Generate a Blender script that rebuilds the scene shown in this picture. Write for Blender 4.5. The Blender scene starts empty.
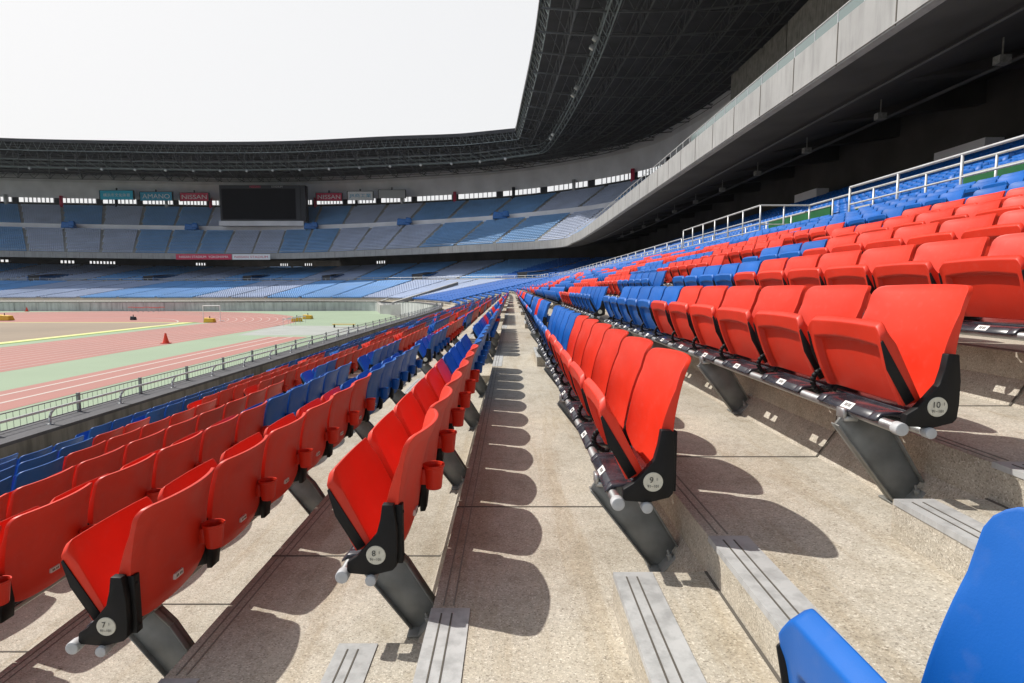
import bpy, bmesh, math, random
import numpy as np
from mathutils import Vector, Matrix
random.seed(7)
R = math.radians
scn = bpy.context.scene
col = scn.collection

# ------------------------------------------------------------------ camera, world, sun
CAMZ = 5.25
FPX = 570.0
cam = bpy.data.cameras.new('camera'); camo = bpy.data.objects.new('camera', cam); col.objects.link(camo)
camo.location = (0, 0, CAMZ)
camo.rotation_euler = (R(90 - 5.46), 0, 0)
cam.sensor_width = 36; cam.lens = FPX / 1024 * 36
cam.clip_start = 0.05; cam.clip_end = 4000
scn.camera = camo
SUN_TRAVEL = Vector((.378, -.185, -.53)).normalized()
sun_el = math.asin(-SUN_TRAVEL.z)
to_sun = -SUN_TRAVEL
w = bpy.data.worlds.new('World'); scn.world = w; w.use_nodes = True
nt = w.node_tree; nt.nodes.clear()
sky = nt.nodes.new('ShaderNodeTexSky'); sky.sky_type = 'NISHITA'; sky.sun_disc = False
sky.sun_elevation = sun_el
sky.sun_rotation = math.atan2(to_sun.x, to_sun.y)
sky.air_density = 1.0; sky.dust_density = 6.0; sky.ozone_density = 1.0
mixc = nt.nodes.new('ShaderNodeMix'); mixc.data_type = 'RGBA'; mixc.inputs['Factor'].default_value = .88
# thin high cloud, dazzling on the sunward side over the pitch and dimmer overhead, plus an added lobe behind-left
wtc = nt.nodes.new('ShaderNodeTexCoord'); dotn = nt.nodes.new('ShaderNodeVectorMath'); dotn.operation = 'DOT_PRODUCT'
dotn.inputs[1].default_value = Vector((-.38, .87, .30)).normalized()
nt.links.new(wtc.outputs['Generated'], dotn.inputs[0])
cr = nt.nodes.new('ShaderNodeMapRange'); cr.interpolation_type = 'SMOOTHSTEP'
cr.inputs['From Min'].default_value = .25; cr.inputs['From Max'].default_value = .82; cr.inputs['To Min'].default_value = .17; cr.inputs['To Max'].default_value = 1.0
nt.links.new(dotn.outputs['Value'], cr.inputs['Value'])
dot2 = nt.nodes.new('ShaderNodeVectorMath'); dot2.operation = 'DOT_PRODUCT'; dot2.inputs[1].default_value = Vector((-.50, -.80, .33)).normalized()  # added bright sky lobe behind the camera, fills the far stands
nt.links.new(wtc.outputs['Generated'], dot2.inputs[0])
cr2 = nt.nodes.new('ShaderNodeMapRange'); cr2.interpolation_type = 'SMOOTHSTEP'
cr2.inputs['From Min'].default_value = .45; cr2.inputs['From Max'].default_value = .9; cr2.inputs['To Min'].default_value = 0; cr2.inputs['To Max'].default_value = .95
nt.links.new(dot2.outputs['Value'], cr2.inputs['Value'])
crm = nt.nodes.new('ShaderNodeMath'); crm.operation = 'MAXIMUM'; nt.links.new(cr.outputs[0], crm.inputs[0]); nt.links.new(cr2.outputs[0], crm.inputs[1])
cw = nt.nodes.new('ShaderNodeMix'); cw.data_type = 'RGBA'; cw.inputs['A'].default_value = (7.6, 8.6, 10.2, 1); cw.inputs['B'].default_value = (8.6, 8.6, 8.6, 1)
nt.links.new(cr.outputs[0], cw.inputs['Factor'])
cs = nt.nodes.new('ShaderNodeVectorMath'); cs.operation = 'SCALE'; nt.links.new(cw.outputs['Result'], cs.inputs[0])
nt.links.new(crm.outputs[0], cs.inputs['Scale']); nt.links.new(cs.outputs[0], mixc.inputs['B'])
bg = nt.nodes.new('ShaderNodeBackground'); bg.inputs['Strength'].default_value = .11
wo = nt.nodes.new('ShaderNodeOutputWorld')
nt.links.new(sky.outputs[0], mixc.inputs['A']); nt.links.new(mixc.outputs['Result'], bg.inputs[0]); nt.links.new(bg.outputs[0], wo.inputs[0])
sl = bpy.data.lights.new('sun', 'SUN'); sl.energy = 4.6; sl.angle = R(.53); sl.color = (1, .95, .88)
so = bpy.data.objects.new('sun', sl); col.objects.link(so)
so.rotation_euler = SUN_TRAVEL.to_track_quat('-Z', 'Y').to_euler()
scn.view_settings.view_transform = 'Standard'; scn.view_settings.look = 'None'
scn.view_settings.exposure = 0.03; scn.view_settings.gamma = 1
scn.render.engine = 'CYCLES'
scn.cycles.max_bounces = 6; scn.cycles.diffuse_bounces = 3
scn.render.resolution_x = 1024; scn.render.resolution_y = 683

# ------------------------------------------------------------------ materials
def mat(name, c, rough=.5, metal=0, noise=None, bump=None, spec=None, emit=None):
    """noise = (scale, amount, detail): gentle value variation; bump = (scale, strength)"""
    m = bpy.data.materials.new(name); m.use_nodes = True
    t = m.node_tree; b = t.nodes['Principled BSDF']
    b.inputs['Base Color'].default_value = (*c, 1); b.inputs['Roughness'].default_value = rough
    b.inputs['Metallic'].default_value = metal
    if spec is not None: b.inputs['Specular IOR Level'].default_value = spec
    tc = t.nodes.new('ShaderNodeTexCoord')
    if noise:
        n = t.nodes.new('ShaderNodeTexNoise'); n.inputs['Scale'].default_value = noise[0]; n.inputs['Detail'].default_value = noise[2] if len(noise) > 2 else 4
        t.links.new(tc.outputs['Object'], n.inputs['Vector'])
        r = t.nodes.new('ShaderNodeMapRange'); r.inputs['From Min'].default_value = .3; r.inputs['From Max'].default_value = .7
        r.inputs['To Min'].default_value = 1 - noise[1]; r.inputs['To Max'].default_value = 1 + noise[1]
        t.links.new(n.outputs['Fac'], r.inputs['Value'])
        mx = t.nodes.new('ShaderNodeVectorMath'); mx.operation = 'SCALE'; mx.inputs[0].default_value = c
        t.links.new(r.outputs[0], mx.inputs['Scale']); t.links.new(mx.outputs[0], b.inputs['Base Color'])
        r2 = t.nodes.new('ShaderNodeMapRange'); r2.inputs['To Min'].default_value = max(0, rough - .12); r2.inputs['To Max'].default_value = min(1, rough + .12)
        t.links.new(n.outputs['Fac'], r2.inputs['Value']); t.links.new(r2.outputs[0], b.inputs['Roughness'])
    if bump:
        n2 = t.nodes.new('ShaderNodeTexNoise'); n2.inputs['Scale'].default_value = bump[0]; n2.inputs['Detail'].default_value = 3
        t.links.new(tc.outputs['Object'], n2.inputs['Vector'])
        bp = t.nodes.new('ShaderNodeBump'); bp.inputs['Strength'].default_value = bump[1]; bp.inputs['Distance'].default_value = .01
        t.links.new(n2.outputs['Fac'], bp.inputs['Height']); t.links.new(bp.outputs[0], b.inputs['Normal'])
    return m

def mat_streak(name, c, rough=.8, amt=.25, sx=1.6):
    m = bpy.data.materials.new(name); m.use_nodes = True
    t = m.node_tree; b = t.nodes['Principled BSDF']; L = t.links.new
    tc = t.nodes.new('ShaderNodeTexCoord'); mp = t.nodes.new('ShaderNodeMapping'); mp.inputs['Scale'].default_value = (sx, sx, sx * .12); L(tc.outputs['Object'], mp.inputs['Vector'])
    n1 = t.nodes.new('ShaderNodeTexNoise'); n1.inputs['Scale'].default_value = 2.2; n1.inputs['Detail'].default_value = 7; n1.inputs['Roughness'].default_value = .65; L(mp.outputs[0], n1.inputs['Vector'])
    n2 = t.nodes.new('ShaderNodeTexNoise'); n2.inputs['Scale'].default_value = sx * .5; n2.inputs['Detail'].default_value = 8; L(tc.outputs['Object'], n2.inputs['Vector'])
    r1 = t.nodes.new('ShaderNodeMapRange'); r1.inputs['From Min'].default_value = .32; r1.inputs['From Max'].default_value = .55; r1.inputs['To Min'].default_value = 1 - amt; r1.inputs['To Max'].default_value = 1.0; L(n1.outputs['Fac'], r1.inputs['Value'])
    r2 = t.nodes.new('ShaderNodeMapRange'); r2.inputs['From Min'].default_value = .3; r2.inputs['From Max'].default_value = .7; r2.inputs['To Min'].default_value = 1 - amt * .5; r2.inputs['To Max'].default_value = 1 + amt * .4; L(n2.outputs['Fac'], r2.inputs['Value'])
    mu = t.nodes.new('ShaderNodeMath'); mu.operation = 'MULTIPLY'; L(r1.outputs[0], mu.inputs[0]); L(r2.outputs[0], mu.inputs[1])
    sc = t.nodes.new('ShaderNodeVectorMath'); sc.operation = 'SCALE'; sc.inputs[0].default_value = c; L(mu.outputs[0], sc.inputs['Scale']); L(sc.outputs[0], b.inputs['Base Color'])
    b.inputs['Roughness'].default_value = rough
    return m

def mat_terrace():
    m = bpy.data.materials.new('exposed_aggregate_concrete'); m.use_nodes = True
    t = m.node_tree; b = t.nodes['Principled BSDF']; L = t.links.new
    tc = t.nodes.new('ShaderNodeTexCoord')
    def noise(s, d=4, rough=.6, vec=None):
        n = t.nodes.new('ShaderNodeTexNoise'); n.inputs['Scale'].default_value = s; n.inputs['Detail'].default_value = d; n.inputs['Roughness'].default_value = rough
        L(vec or tc.outputs['Object'], n.inputs['Vector']); return n.outputs['Fac']
    def ramp(fac, stops):
        r = t.nodes.new('ShaderNodeValToRGB'); e = r.color_ramp.elements
        e[0].position, e[0].color = stops[0][0], (*stops[0][1], 1); e[1].position, e[1].color = stops[-1][0], (*stops[-1][1], 1)
        for p, c in stops[1:-1]:
            k = e.new(p); k.color = (*c, 1)
        L(fac, r.inputs[0]); return r.outputs[0]
    def mul(a, b_, f=1.0):
        mx = t.nodes.new('ShaderNodeMix'); mx.data_type = 'RGBA'; mx.blend_type = 'MULTIPLY'; mx.inputs['Factor'].default_value = f
        L(a, mx.inputs['A']); L(b_, mx.inputs['B']); return mx.outputs['Result']
    v = t.nodes.new('ShaderNodeTexVoronoi'); v.inputs['Scale'].default_value = 230; L(tc.outputs['Object'], v.inputs['Vector'])
    sep = t.nodes.new('ShaderNodeSeparateColor'); L(v.outputs['Color'], sep.inputs[0])
    pebbles = ramp(sep.outputs[0], [(0, (.27, .245, .205)), (.15, (.41, .380, .325)), (.6, (.475, .440, .375)), (.9, (.53, .492, .42)), (1, (.67, .64, .57))])
    big = ramp(noise(1.1, 5), [(.3, (.82, .80, .77)), (.5, (1, 1, 1)), (.7, (1.06, 1.04, 1.0))])
    mid = ramp(noise(9, 5), [(.32, (.80, .78, .74)), (.5, (1, 1, 1)), (.75, (1.08, 1.07, 1.05))])
    mp = t.nodes.new('ShaderNodeMapping'); mp.inputs['Scale'].default_value = (6, .55, 3); L(tc.outputs['Object'], mp.inputs['Vector'])
    streak = ramp(noise(1.0, 6, .7, mp.outputs[0]), [(.36, (.78, .70, .58)), (.5, (1, .985, .96)), (.7, (1.04, 1.04, 1.03))])
    spots = t.nodes.new('ShaderNodeTexVoronoi'); spots.inputs['Scale'].default_value = 2.3; L(tc.outputs['Object'], spots.inputs['Vector'])
    sp = ramp(spots.outputs['Distance'], [(.0, (.45, .40, .36)), (.018, (.5, .45, .4)), (.03, (1, 1, 1))])
    fine = ramp(noise(38, 6, .75), [(.34, (.84, .83, .81)), (.52, (1, 1, 1)), (.8, (1.05, 1.05, 1.04))])
    blot = ramp(noise(2.6, 8, .72), [(.30, (.70, .66, .60)), (.40, (.93, .92, .90)), (.55, (1, 1, 1))])
    c = mul(mul(mul(mul(mul(mul(pebbles, big), mid, .7), streak, .6), sp, .8), fine, .8), blot, .35)
    L(c, b.inputs['Base Color']); b.inputs['Roughness'].default_value = .88
    bp = t.nodes.new('ShaderNodeBump'); bp.inputs['Strength'].default_value = .35; bp.inputs['Distance'].default_value = .003
    L(v.outputs['Distance'], bp.inputs['Height']); L(bp.outputs[0], b.inputs['Normal'])
    return m

def mat_plastic(name, c, rough=.42):
    m = bpy.data.materials.new(name); m.use_nodes = True
    t = m.node_tree; b = t.nodes['Principled BSDF']; L = t.links.new
    tc = t.nodes.new('ShaderNodeTexCoord'); oi = t.nodes.new('ShaderNodeObjectInfo')
    n = t.nodes.new('ShaderNodeTexNoise'); n.inputs['Scale'].default_value = 7; n.inputs['Detail'].default_value = 5
    ad = t.nodes.new('ShaderNodeVectorMath'); ad.operation = 'ADD'
    cx = t.nodes.new('ShaderNodeCombineXYZ'); mu = t.nodes.new('ShaderNodeMath'); mu.operation = 'MULTIPLY'; mu.inputs[1].default_value = 60
    L(oi.outputs['Random'], mu.inputs[0]); L(mu.outputs[0], cx.inputs[0]); L(tc.outputs['Object'], ad.inputs[0]); L(cx.outputs[0], ad.inputs[1]); L(ad.outputs[0], n.inputs['Vector'])
    r = t.nodes.new('ShaderNodeMapRange'); r.inputs['From Min'].default_value = .3; r.inputs['From Max'].default_value = .7; r.inputs['To Min'].default_value = .93; r.inputs['To Max'].default_value = 1.06
    L(n.outputs['Fac'], r.inputs['Value'])
    r3 = t.nodes.new('ShaderNodeMapRange'); r3.inputs['To Min'].default_value = .86; r3.inputs['To Max'].default_value = 1.08; L(oi.outputs['Random'], r3.inputs['Value'])
    m2 = t.nodes.new('ShaderNodeMath'); m2.operation = 'MULTIPLY'; L(r.outputs[0], m2.inputs[0]); L(r3.outputs[0], m2.inputs[1])
    sc = t.nodes.new('ShaderNodeVectorMath'); sc.operation = 'SCALE'; sc.inputs[0].default_value = c; L(m2.outputs[0], sc.inputs['Scale'])
    dust = t.nodes.new('ShaderNodeMix'); dust.data_type = 'RGBA'; dust.inputs['B'].default_value = (.5, .45, .42, 1)
    n3 = t.nodes.new('ShaderNodeTexNoise'); n3.inputs['Scale'].default_value = 38; n3.inputs['Detail'].default_value = 6; L(ad.outputs[0], n3.inputs['Vector'])
    r4 = t.nodes.new('ShaderNodeMapRange'); r4.inputs['From Min'].default_value = .55; r4.inputs['From Max'].default_value = .8; r4.inputs['To Min'].default_value = .0; r4.inputs['To Max'].default_value = .045
    L(n3.outputs['Fac'], r4.inputs['Value']); L(r4.outputs[0], dust.inputs['Factor']); L(sc.outputs[0], dust.inputs['A'])
    L(dust.outputs['Result'], b.inputs['Base Color'])
    b.inputs['Specular IOR Level'].default_value = .4
    r2 = t.nodes.new('ShaderNodeMapRange'); r2.inputs['To Min'].default_value = rough - .12; r2.inputs['To Max'].default_value = rough + .2
    L(n.outputs['Fac'], r2.inputs['Value']); L(r2.outputs[0], b.inputs['Roughness'])
    ng = t.nodes.new('ShaderNodeTexNoise'); ng.inputs['Scale'].default_value = 420; ng.inputs['Detail'].default_value = 2; L(tc.outputs['Object'], ng.inputs['Vector'])
    bp = t.nodes.new('ShaderNodeBump'); bp.inputs['Strength'].default_value = .12; bp.inputs['Distance'].default_value = .001; L(ng.outputs['Fac'], bp.inputs['Height']); L(bp.outputs[0], b.inputs['Normal'])
    return m

M = {}
M['terrace'] = mat_terrace()
M['red'] = mat_plastic('red_seat_plastic', (.70, .034, .012))
M['blue'] = mat_plastic('blue_seat_plastic', (.004, .115, .46))
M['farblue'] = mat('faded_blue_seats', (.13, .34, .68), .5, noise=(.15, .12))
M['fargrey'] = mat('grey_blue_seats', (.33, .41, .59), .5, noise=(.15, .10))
M['upblue'] = mat('blue_seats_lightened_for_shade', (.20, .40, .70), .5, noise=(.15, .1))  # upper-deck copy of the far blue, lightened to offset the roof's shade
M['upgrey'] = mat('grey_seats_lightened_for_shade', (.50, .57, .74), .5, noise=(.15, .1))  # grey counterpart, likewise paler to make up for the shade up there
M['black'] = mat('black_plastic', (.008, .008, .009), .5, noise=(20, .3), spec=.25)
M['cover'] = mat('dark_plastic_cover', (.035, .035, .045), .25, noise=(20, .3))
M['galv'] = mat('galvanised_steel', (.42, .43, .43), .42, .75, noise=(14, .22), bump=(60, .05))
M['legsteel'] = mat('weathered_steel', (.215, .218, .205), .55, .2, noise=(9, .3), bump=(40, .08))
M['cap'] = mat('grey_plastic_cap', (.45, .46, .47), .5, noise=(30, .1))
M['badge'] = mat('ivory_badge', (.60, .58, .49), .4, noise=(90, .08))
M['ink'] = mat('dark_ink', (.03, .03, .03), .6)
M['white'] = mat('white_label', (.72, .72, .70), .5)
M['strip'] = mat_streak('step_edge_metal', (.44, .445, .44), .6, .28, 9)
M['groove'] = mat('dark_groove', (.10, .09, .075), .9)
M['groove2'] = mat('soft_groove', (.23, .21, .18), .9)
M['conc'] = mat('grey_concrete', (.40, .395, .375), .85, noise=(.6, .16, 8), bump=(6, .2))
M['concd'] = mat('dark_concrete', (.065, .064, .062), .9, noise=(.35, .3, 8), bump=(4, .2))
M['wallc'] = mat_streak('weathered_wall', (.26, .25, .225), .9, .45, 2.0)
M['wallo'] = mat_streak('pitch_wall_face', (.55, .56, .54), .9, .3, .8)
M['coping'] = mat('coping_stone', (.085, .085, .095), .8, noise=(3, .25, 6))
M['panel'] = mat_streak('pale_fascia_panel', (.37, .37, .365), .65, .22, 1.2)
M['bandc'] = mat('back_wall_concrete', (.74, .74, .77), .8, noise=(.2, .1))
M['rail'] = mat('painted_rail', (.55, .56, .56), .4, .3, noise=(6, .1))
M['fence'] = mat('dark_green_fence_paint', (.27, .29, .28), .5, .2)
M['glass'] = mat('railing_glass', (.17, .22, .215), .12, 0, spec=.6)
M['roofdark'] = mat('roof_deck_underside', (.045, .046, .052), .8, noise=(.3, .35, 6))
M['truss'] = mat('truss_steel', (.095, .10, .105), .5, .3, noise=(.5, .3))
M['catw'] = mat('catwalk_steel', (.20, .235, .235), .5, .3, noise=(.5, .25))
M['screen'] = mat('scoreboard_screen', (.004, .004, .007), .7, spec=.08)
M['frame'] = mat('scoreboard_frame', (.016, .018, .026), .6)
M['green'] = mat('green_panel', (.008, .11, .03), .5, noise=(2, .15))
M['tarp'] = mat('blue_tarpaulin', (.02, .14, .42), .5, noise=(3, .2))
M['yellow'] = mat('yellow_plastic', (.75, .45, .02), .5)
M['cone'] = mat('orange_cone', (.80, .06, .02), .5)
M['signblue'] = mat('sign_light_blue', (.03, .55, .80), .5)
M['signteal'] = mat('sign_teal_blue', (.05, .38, .60), .5)
M['signred'] = mat('sign_crimson', (.62, .03, .09), .5)
M['signwhite'] = mat('sign_white', (.82, .84, .85), .5)
M['signgrey'] = mat('sign_grey', (.45, .46, .45), .5)
M['track'] = mat('pink_track_surface', (.40, .19, .165), .9, noise=(.12, .08, 8))
M['turf'] = mat('pale_green_surface', (.29, .37, .26), .95, noise=(.1, .08, 8))
M['infield'] = mat('tan_infield', (.30, .24, .18), .95, noise=(.06, .16, 8))
M['edging'] = mat('yellow_edging', (.68, .66, .28), .8)
M['grass'] = mat('grass_edging', (.16, .27, .05), .95, noise=(.5, .2))
M['line'] = mat('line_paint', (.55, .48, .44), .8)
M['pave'] = mat('pale_paving', (.36, .38, .36), .9, noise=(.3, .1))
M['ground'] = mat('outer_ground', (.22, .23, .20), .95, noise=(.02, .2))
M['bolt'] = mat('steel_bolt', (.3, .3, .3), .4, .8)

# ------------------------------------------------------------------ helpers
class MB:
    def __init__(s): s.v = []; s.f = []; s.m = []; s.k = 0
    def quad(s, pts, k=None):
        n = len(s.v); s.v += [tuple(p) for p in pts]; s.f.append(tuple(range(n, n + len(pts)))); s.m.append(s.k if k is None else k)
    def box(s, x0, x1, y0, y1, z0, z1, k=None):
        n = len(s.v)
        s.v += [(x, y, z) for z in (z0, z1) for y in (y0, y1) for x in (x0, x1)]
        for f in ((0, 2, 3, 1), (4, 5, 7, 6), (0, 1, 5, 4), (2, 6, 7, 3), (0, 4, 6, 2), (1, 3, 7, 5)):
            s.f.append(tuple(n + i for i in f)); s.m.append(s.k if k is None else k)
    def hexa(s, p8, k=None):     # p8: bottom 4 ccw, top 4 ccw
        n = len(s.v); s.v += [tuple(p) for p in p8]
        for f in ((3, 2, 1, 0), (4, 5, 6, 7), (0, 1, 5, 4), (1, 2, 6, 5), (2, 3, 7, 6), (3, 0, 4, 7)):
            s.f.append(tuple(n + i for i in f)); s.m.append(s.k if k is None else k)
    def bar(s, a, b, r, sides=4, k=None, cap=True):
        a = Vector(a); b = Vector(b); d = b - a
        if d.length < 1e-6: return
        d.normalize(); u = d.cross(Vector((0, 0, 1)))
        if u.length < 1e-3: u = Vector((1, 0, 0))
        u.normalize(); v = d.cross(u); n = len(s.v)
        for p in (a, b):
            for i in range(sides):
                t = 2 * math.pi * (i + .5) / sides
                s.v.append(tuple(p + u * (r * math.cos(t)) + v * (r * math.sin(t))))
        for i in range(sides):
            j = (i + 1) % sides
            s.f.append((n + i, n + j, n + sides + j, n + sides + i)); s.m.append(s.k if k is None else k)
        if cap:
            s.f.append(tuple(n + i for i in reversed(range(sides)))); s.m.append(s.k if k is None else k)
            s.f.append(tuple(n + sides + i for i in range(sides))); s.m.append(s.k if k is None else k)
    def tube(s, pts, r, sides=8, k=None):
        for a, b in zip(pts[:-1], pts[1:]): s.bar(a, b, r, sides, k)
    def prism_y(s, prof, y0, y1, k=None):   # prof: list of (x,z)
        n = len(s.v); c = len(prof)
        s.v += [(x, y0, z) for x, z in prof] + [(x, y1, z) for x, z in prof]
        for i in range(c):
            j = (i + 1) % c
            s.f.append((n + i, n + j, n + c + j, n + c + i)); s.m.append(s.k if k is None else k)
        s.f.append(tuple(n + i for i in range(c))); s.m.append(s.k if k is None else k)
        s.f.append(tuple(n + c + i for i in reversed(range(c)))); s.m.append(s.k if k is None else k)
    def mesh(s, name, mats, smooth=False):
        me = bpy.data.meshes.new(name); me.from_pydata(s.v, [], s.f)
        mats = mats if isinstance(mats, (list, tuple)) else [mats]
        for m in mats: me.materials.append(m)
        if len(mats) > 1: me.polygons.foreach_set('material_index', s.m)
        if smooth: me.polygons.foreach_set('use_smooth', [True] * len(me.polygons))
        bm = bmesh.new(); bm.from_mesh(me); bmesh.ops.recalc_face_normals(bm, faces=bm.faces); bm.to_mesh(me); bm.free()
        me.update(); return me
    def obj(s, name, mats, parent=None, smooth=False):
        return link(name, s.mesh(name, mats, smooth), parent)

def link(name, data, parent=None, loc=None, rz=0):
    o = bpy.data.objects.new(name, data); col.objects.link(o)
    if parent: o.parent = parent
    if loc: o.location = loc
    if rz: o.rotation_euler = (0, 0, rz)
    return o
def tag(o, label=None, cat=None, group=None, kind=None):
    if label: o['label'] = label
    if cat: o['category'] = cat
    if group: o['group'] = group
    if kind: o['kind'] = kind
    return o
def thing(name, label, cat, loc=(0, 0, 0), rz=0, group=None):
    return tag(link(name, None, None, loc, rz), label, cat, group)
def refine(me, bevel=None, seg=2, sub=0, angle=35):
    o = bpy.data.objects.new('tmp', me); col.objects.link(o)
    if bevel:
        b = o.modifiers.new('b', 'BEVEL'); b.width = bevel; b.segments = seg; b.limit_method = 'ANGLE'; b.angle_limit = R(angle)
    if sub:
        q = o.modifiers.new('s', 'SUBSURF'); q.levels = sub; q.render_levels = sub
    dg = bpy.context.evaluated_depsgraph_get()
    m2 = bpy.data.meshes.new_from_object(o.evaluated_get(dg))
    m2.polygons.foreach_set('use_smooth', [True] * len(m2.polygons))
    bpy.data.objects.remove(o); m2.update()
    return m2
def text_mesh(body, size, mat_, depth=.0, name='lettering'):
    c = bpy.data.curves.new(name, 'FONT'); c.body = body; c.size = size; c.align_x = 'CENTER'; c.align_y = 'CENTER'; c.extrude = depth
    o = bpy.data.objects.new('tmp', c); col.objects.link(o)
    dg = bpy.context.evaluated_depsgraph_get()
    me = bpy.data.meshes.new_from_object(o.evaluated_get(dg)); bpy.data.objects.remove(o)
    me.materials.clear(); me.materials.append(mat_); me.name = name
    return me

# ------------------------------------------------------------------ plan curves (s = distance along our stand, then round the far end)
KS = [-30, 10, 35, 64, 92, 115, 138, 160, 185, 215, 240, 265, 305, 345]
KF = [(-8.5, -30), (-8.5, 10), (-8.5, 35), (-8.5, 60), (-9.6, 78), (-13.5, 93), (-21, 110), (-30, 126.5), (-46, 127), (-70, 127), (-92, 127), (-115, 127), (-151, 127), (-190, 127)]
KB = [(13, -30), (13, 10), (13, 35), (13, 64), (13, 95), (12.3, 115), (9, 131), (-12.6, 147), (-40, 165), (-69, 180), (-92, 183), (-115, 180), (-151, 168), (-190, 148)]
KR = [(4, -30), (4, 10), (4, 35), (4, 70), (3.6, 99), (2.2, 128), (.9, 153), (-13, 158), (-34, 161), (-63, 166), (-85, 167), (-106, 166), (-146, 162), (-185, 150)]
KU = [(45, -30), (45, 10), (45, 35), (45, 68), (46, 100), (43, 136), (34, 163), (5, 190), (-35, 206), (-75, 214), (-100, 216), (-130, 213), (-186, 205), (-222, 188)]
def curve(K):
    xs = [p[0] for p in K]; ys = [p[1] for p in K]
    def tang(v):
        n = len(v); t = []
        for i in range(n):
            if i == 0: t.append((v[1] - v[0]) / (KS[1] - KS[0]))
            elif i == n - 1: t.append((v[-1] - v[-2]) / (KS[-1] - KS[-2]))
            else:
                a = (v[i] - v[i - 1]) / (KS[i] - KS[i - 1]); b = (v[i + 1] - v[i]) / (KS[i + 1] - KS[i])
                t.append((a + b) / 2)
        return t
    tx, ty = tang(xs), tang(ys)
    def f(s):
        s = max(KS[0], min(KS[-1], s)); i = 0
        while i < len(KS) - 2 and s > KS[i + 1]: i += 1
        h = KS[i + 1] - KS[i]; u = (s - KS[i]) / h
        a = 2 * u**3 - 3 * u**2 + 1; b = u**3 - 2 * u**2 + u; c = -2 * u**3 + 3 * u**2; d = u**3 - u**2
        return Vector((a * xs[i] + b * h * tx[i] + c * xs[i + 1] + d * h * tx[i + 1], a * ys[i] + b * h * ty[i] + c * ys[i + 1] + d * h * ty[i + 1]))
    return f
FC, BC, RCs, UC = curve(KF), curve(KB), curve(KR), curve(KU)
def RC(s):                            # the roof edge turns a tight corner
    if 115 <= s <= 160:
        i = 5 if s < 138 else 6; u = (s - KS[i]) / (KS[i + 1] - KS[i])
        a, b = Vector(KR[i]), Vector(KR[i + 1]); lin = a + (b - a) * u
        return lin
    return RCs(s)
def low(s, x):                       # plan point of lower tier at near-side coordinate x
    u = (x + 8.5) / 21.5
    a = FC(s); b = BC(s)
    return a + (b - a) * u
def upp(s, v):                       # upper tier: v 0 = fascia, 1 = back wall
    a = BC(s); b = UC(s); return a + (b - a) * v
def roo(s, v):
    a = RC(s); b = UC(s); return a + (b - a) * v
def frange(a, b, st):
    n = max(1, int(round((b - a) / st))); return [a + (b - a) * i / n for i in range(n + 1)]
STN = [-30, -12, 0, 12, 24, 36] + frange(40, 345, 3.5)
def loft(mb, fn_a, za, fn_b, zb, st=STN, k=None):
    for s0, s1 in zip(st[:-1], st[1:]):
        a0, a1, b0, b1 = fn_a(s0), fn_a(s1), fn_b(s0), fn_b(s1)
        mb.quad([(a0.x, a0.y, za), (b0.x, b0.y, zb), (b1.x, b1.y, zb), (a1.x, a1.y, za)], k)

ZR = CAMZ + 41.4
# row geometry
T = .85; RISE = .2325
def nx(n): return -.247 + T * (n - 9)
def nz(n): return CAMZ - .994 + RISE * (n - 9)
WEDGE = .137 * T
NROW = 18
X_RAIL = nx(19)                       # 8.25
def rx(n): return 10.3 + .85 * n      # rear bank
def rz_(n): return 6.95 + .30 * n
NREAR = 18

# ------------------------------------------------------------------ ground and field
g = MB(); g.quad([(-900, -900, -.02), (900, -900, -.02), (900, 1200, -.02), (-900, 1200, -.02)])
tag(g.obj('ground', M['ground']), kind='structure')
def sheet(name, polys, m, z):
    b = MB()
    for p in polys: b.quad([(x, y, z) for x, y in p])
    return tag(b.obj(name, m), kind='structure')
sheet('field_surround', [[(-200, -40), (-8.9, -40), (-8.9, 60), (-8.9, 70), (-30, 127), (-200, 127)]], M['turf'], 0.0)
CX, CY, RO, RI = -80.2, 76.0, 48.6, 35.7
def arc(r, n=48): return [(CX + r * math.cos(math.pi * i / n), CY + r * math.sin(math.pi * i / n)) for i in range(n + 1)]
b = MB()
full = [(-128.8, -40), (-31.6, -40)] + arc(RO)
n0 = len(b.v); b.quad([(x, y, .004) for x, y in full])
tag(b.obj('running_track', M['track']), kind='structure')
sheet('infield_border', [[(-113, -40), (-44.5, -40), (-44.5, 84), (-113, 84)]], M['turf'], .008)
sheet('infield_kerb', [[(-112, -40), (-46.6, -40), (-46.6, 85), (-112, 85)]], M['grass'], .012)
sheet('infield_edging', [[(-111, -40), (-47.3, -40), (-47.3, 84.6), (-111, 84.6)]], M['edging'], .016)
sheet('infield', [[(-110, -40), (-48.6, -40), (-48.6, 84), (-110, 84)]], M['infield'], .020)
sheet('jump_runway', [[(-25.8, -40), (-21.6, -40), (-21.6, 60), (-25.8, 60)]], M['track'], .008)
sheet('runway_end_paving', [[(-30, 62), (-14, 62), (-15, 76), (-32, 78)]], M['pave'], .004)
b = MB()
for i in range(10):
    r = RI + 1.0 + 1.22 * i
    if r > RO: break
    P, Q = arc(r), arc(r + .09)
    for j in range(len(P) - 1): b.quad([(*P[j], .012), (*Q[j], .012), (*Q[j + 1], .012), (*P[j + 1], .012)])
    b.quad([(CX + r, -40, .012), (CX + r + .09, -40, .012), (CX + r + .09, CY, .012), (CX + r, CY, .012)])
for x in (-24.9, -23.3): b.quad([(x, -40, .014), (x + .22, -40, .014), (x + .22, 60, .014), (x, 60, .014)])
P, Q = arc(22), arc(22.2)
for j in range(len(P) - 1): b.quad([(P[j][0] + 10, P[j][1], .024), (Q[j][0] + 10, Q[j][1], .024), (Q[j + 1][0] + 10, Q[j + 1][1], .024), (P[j + 1][0] + 10, P[j + 1][1], .024)])
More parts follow.
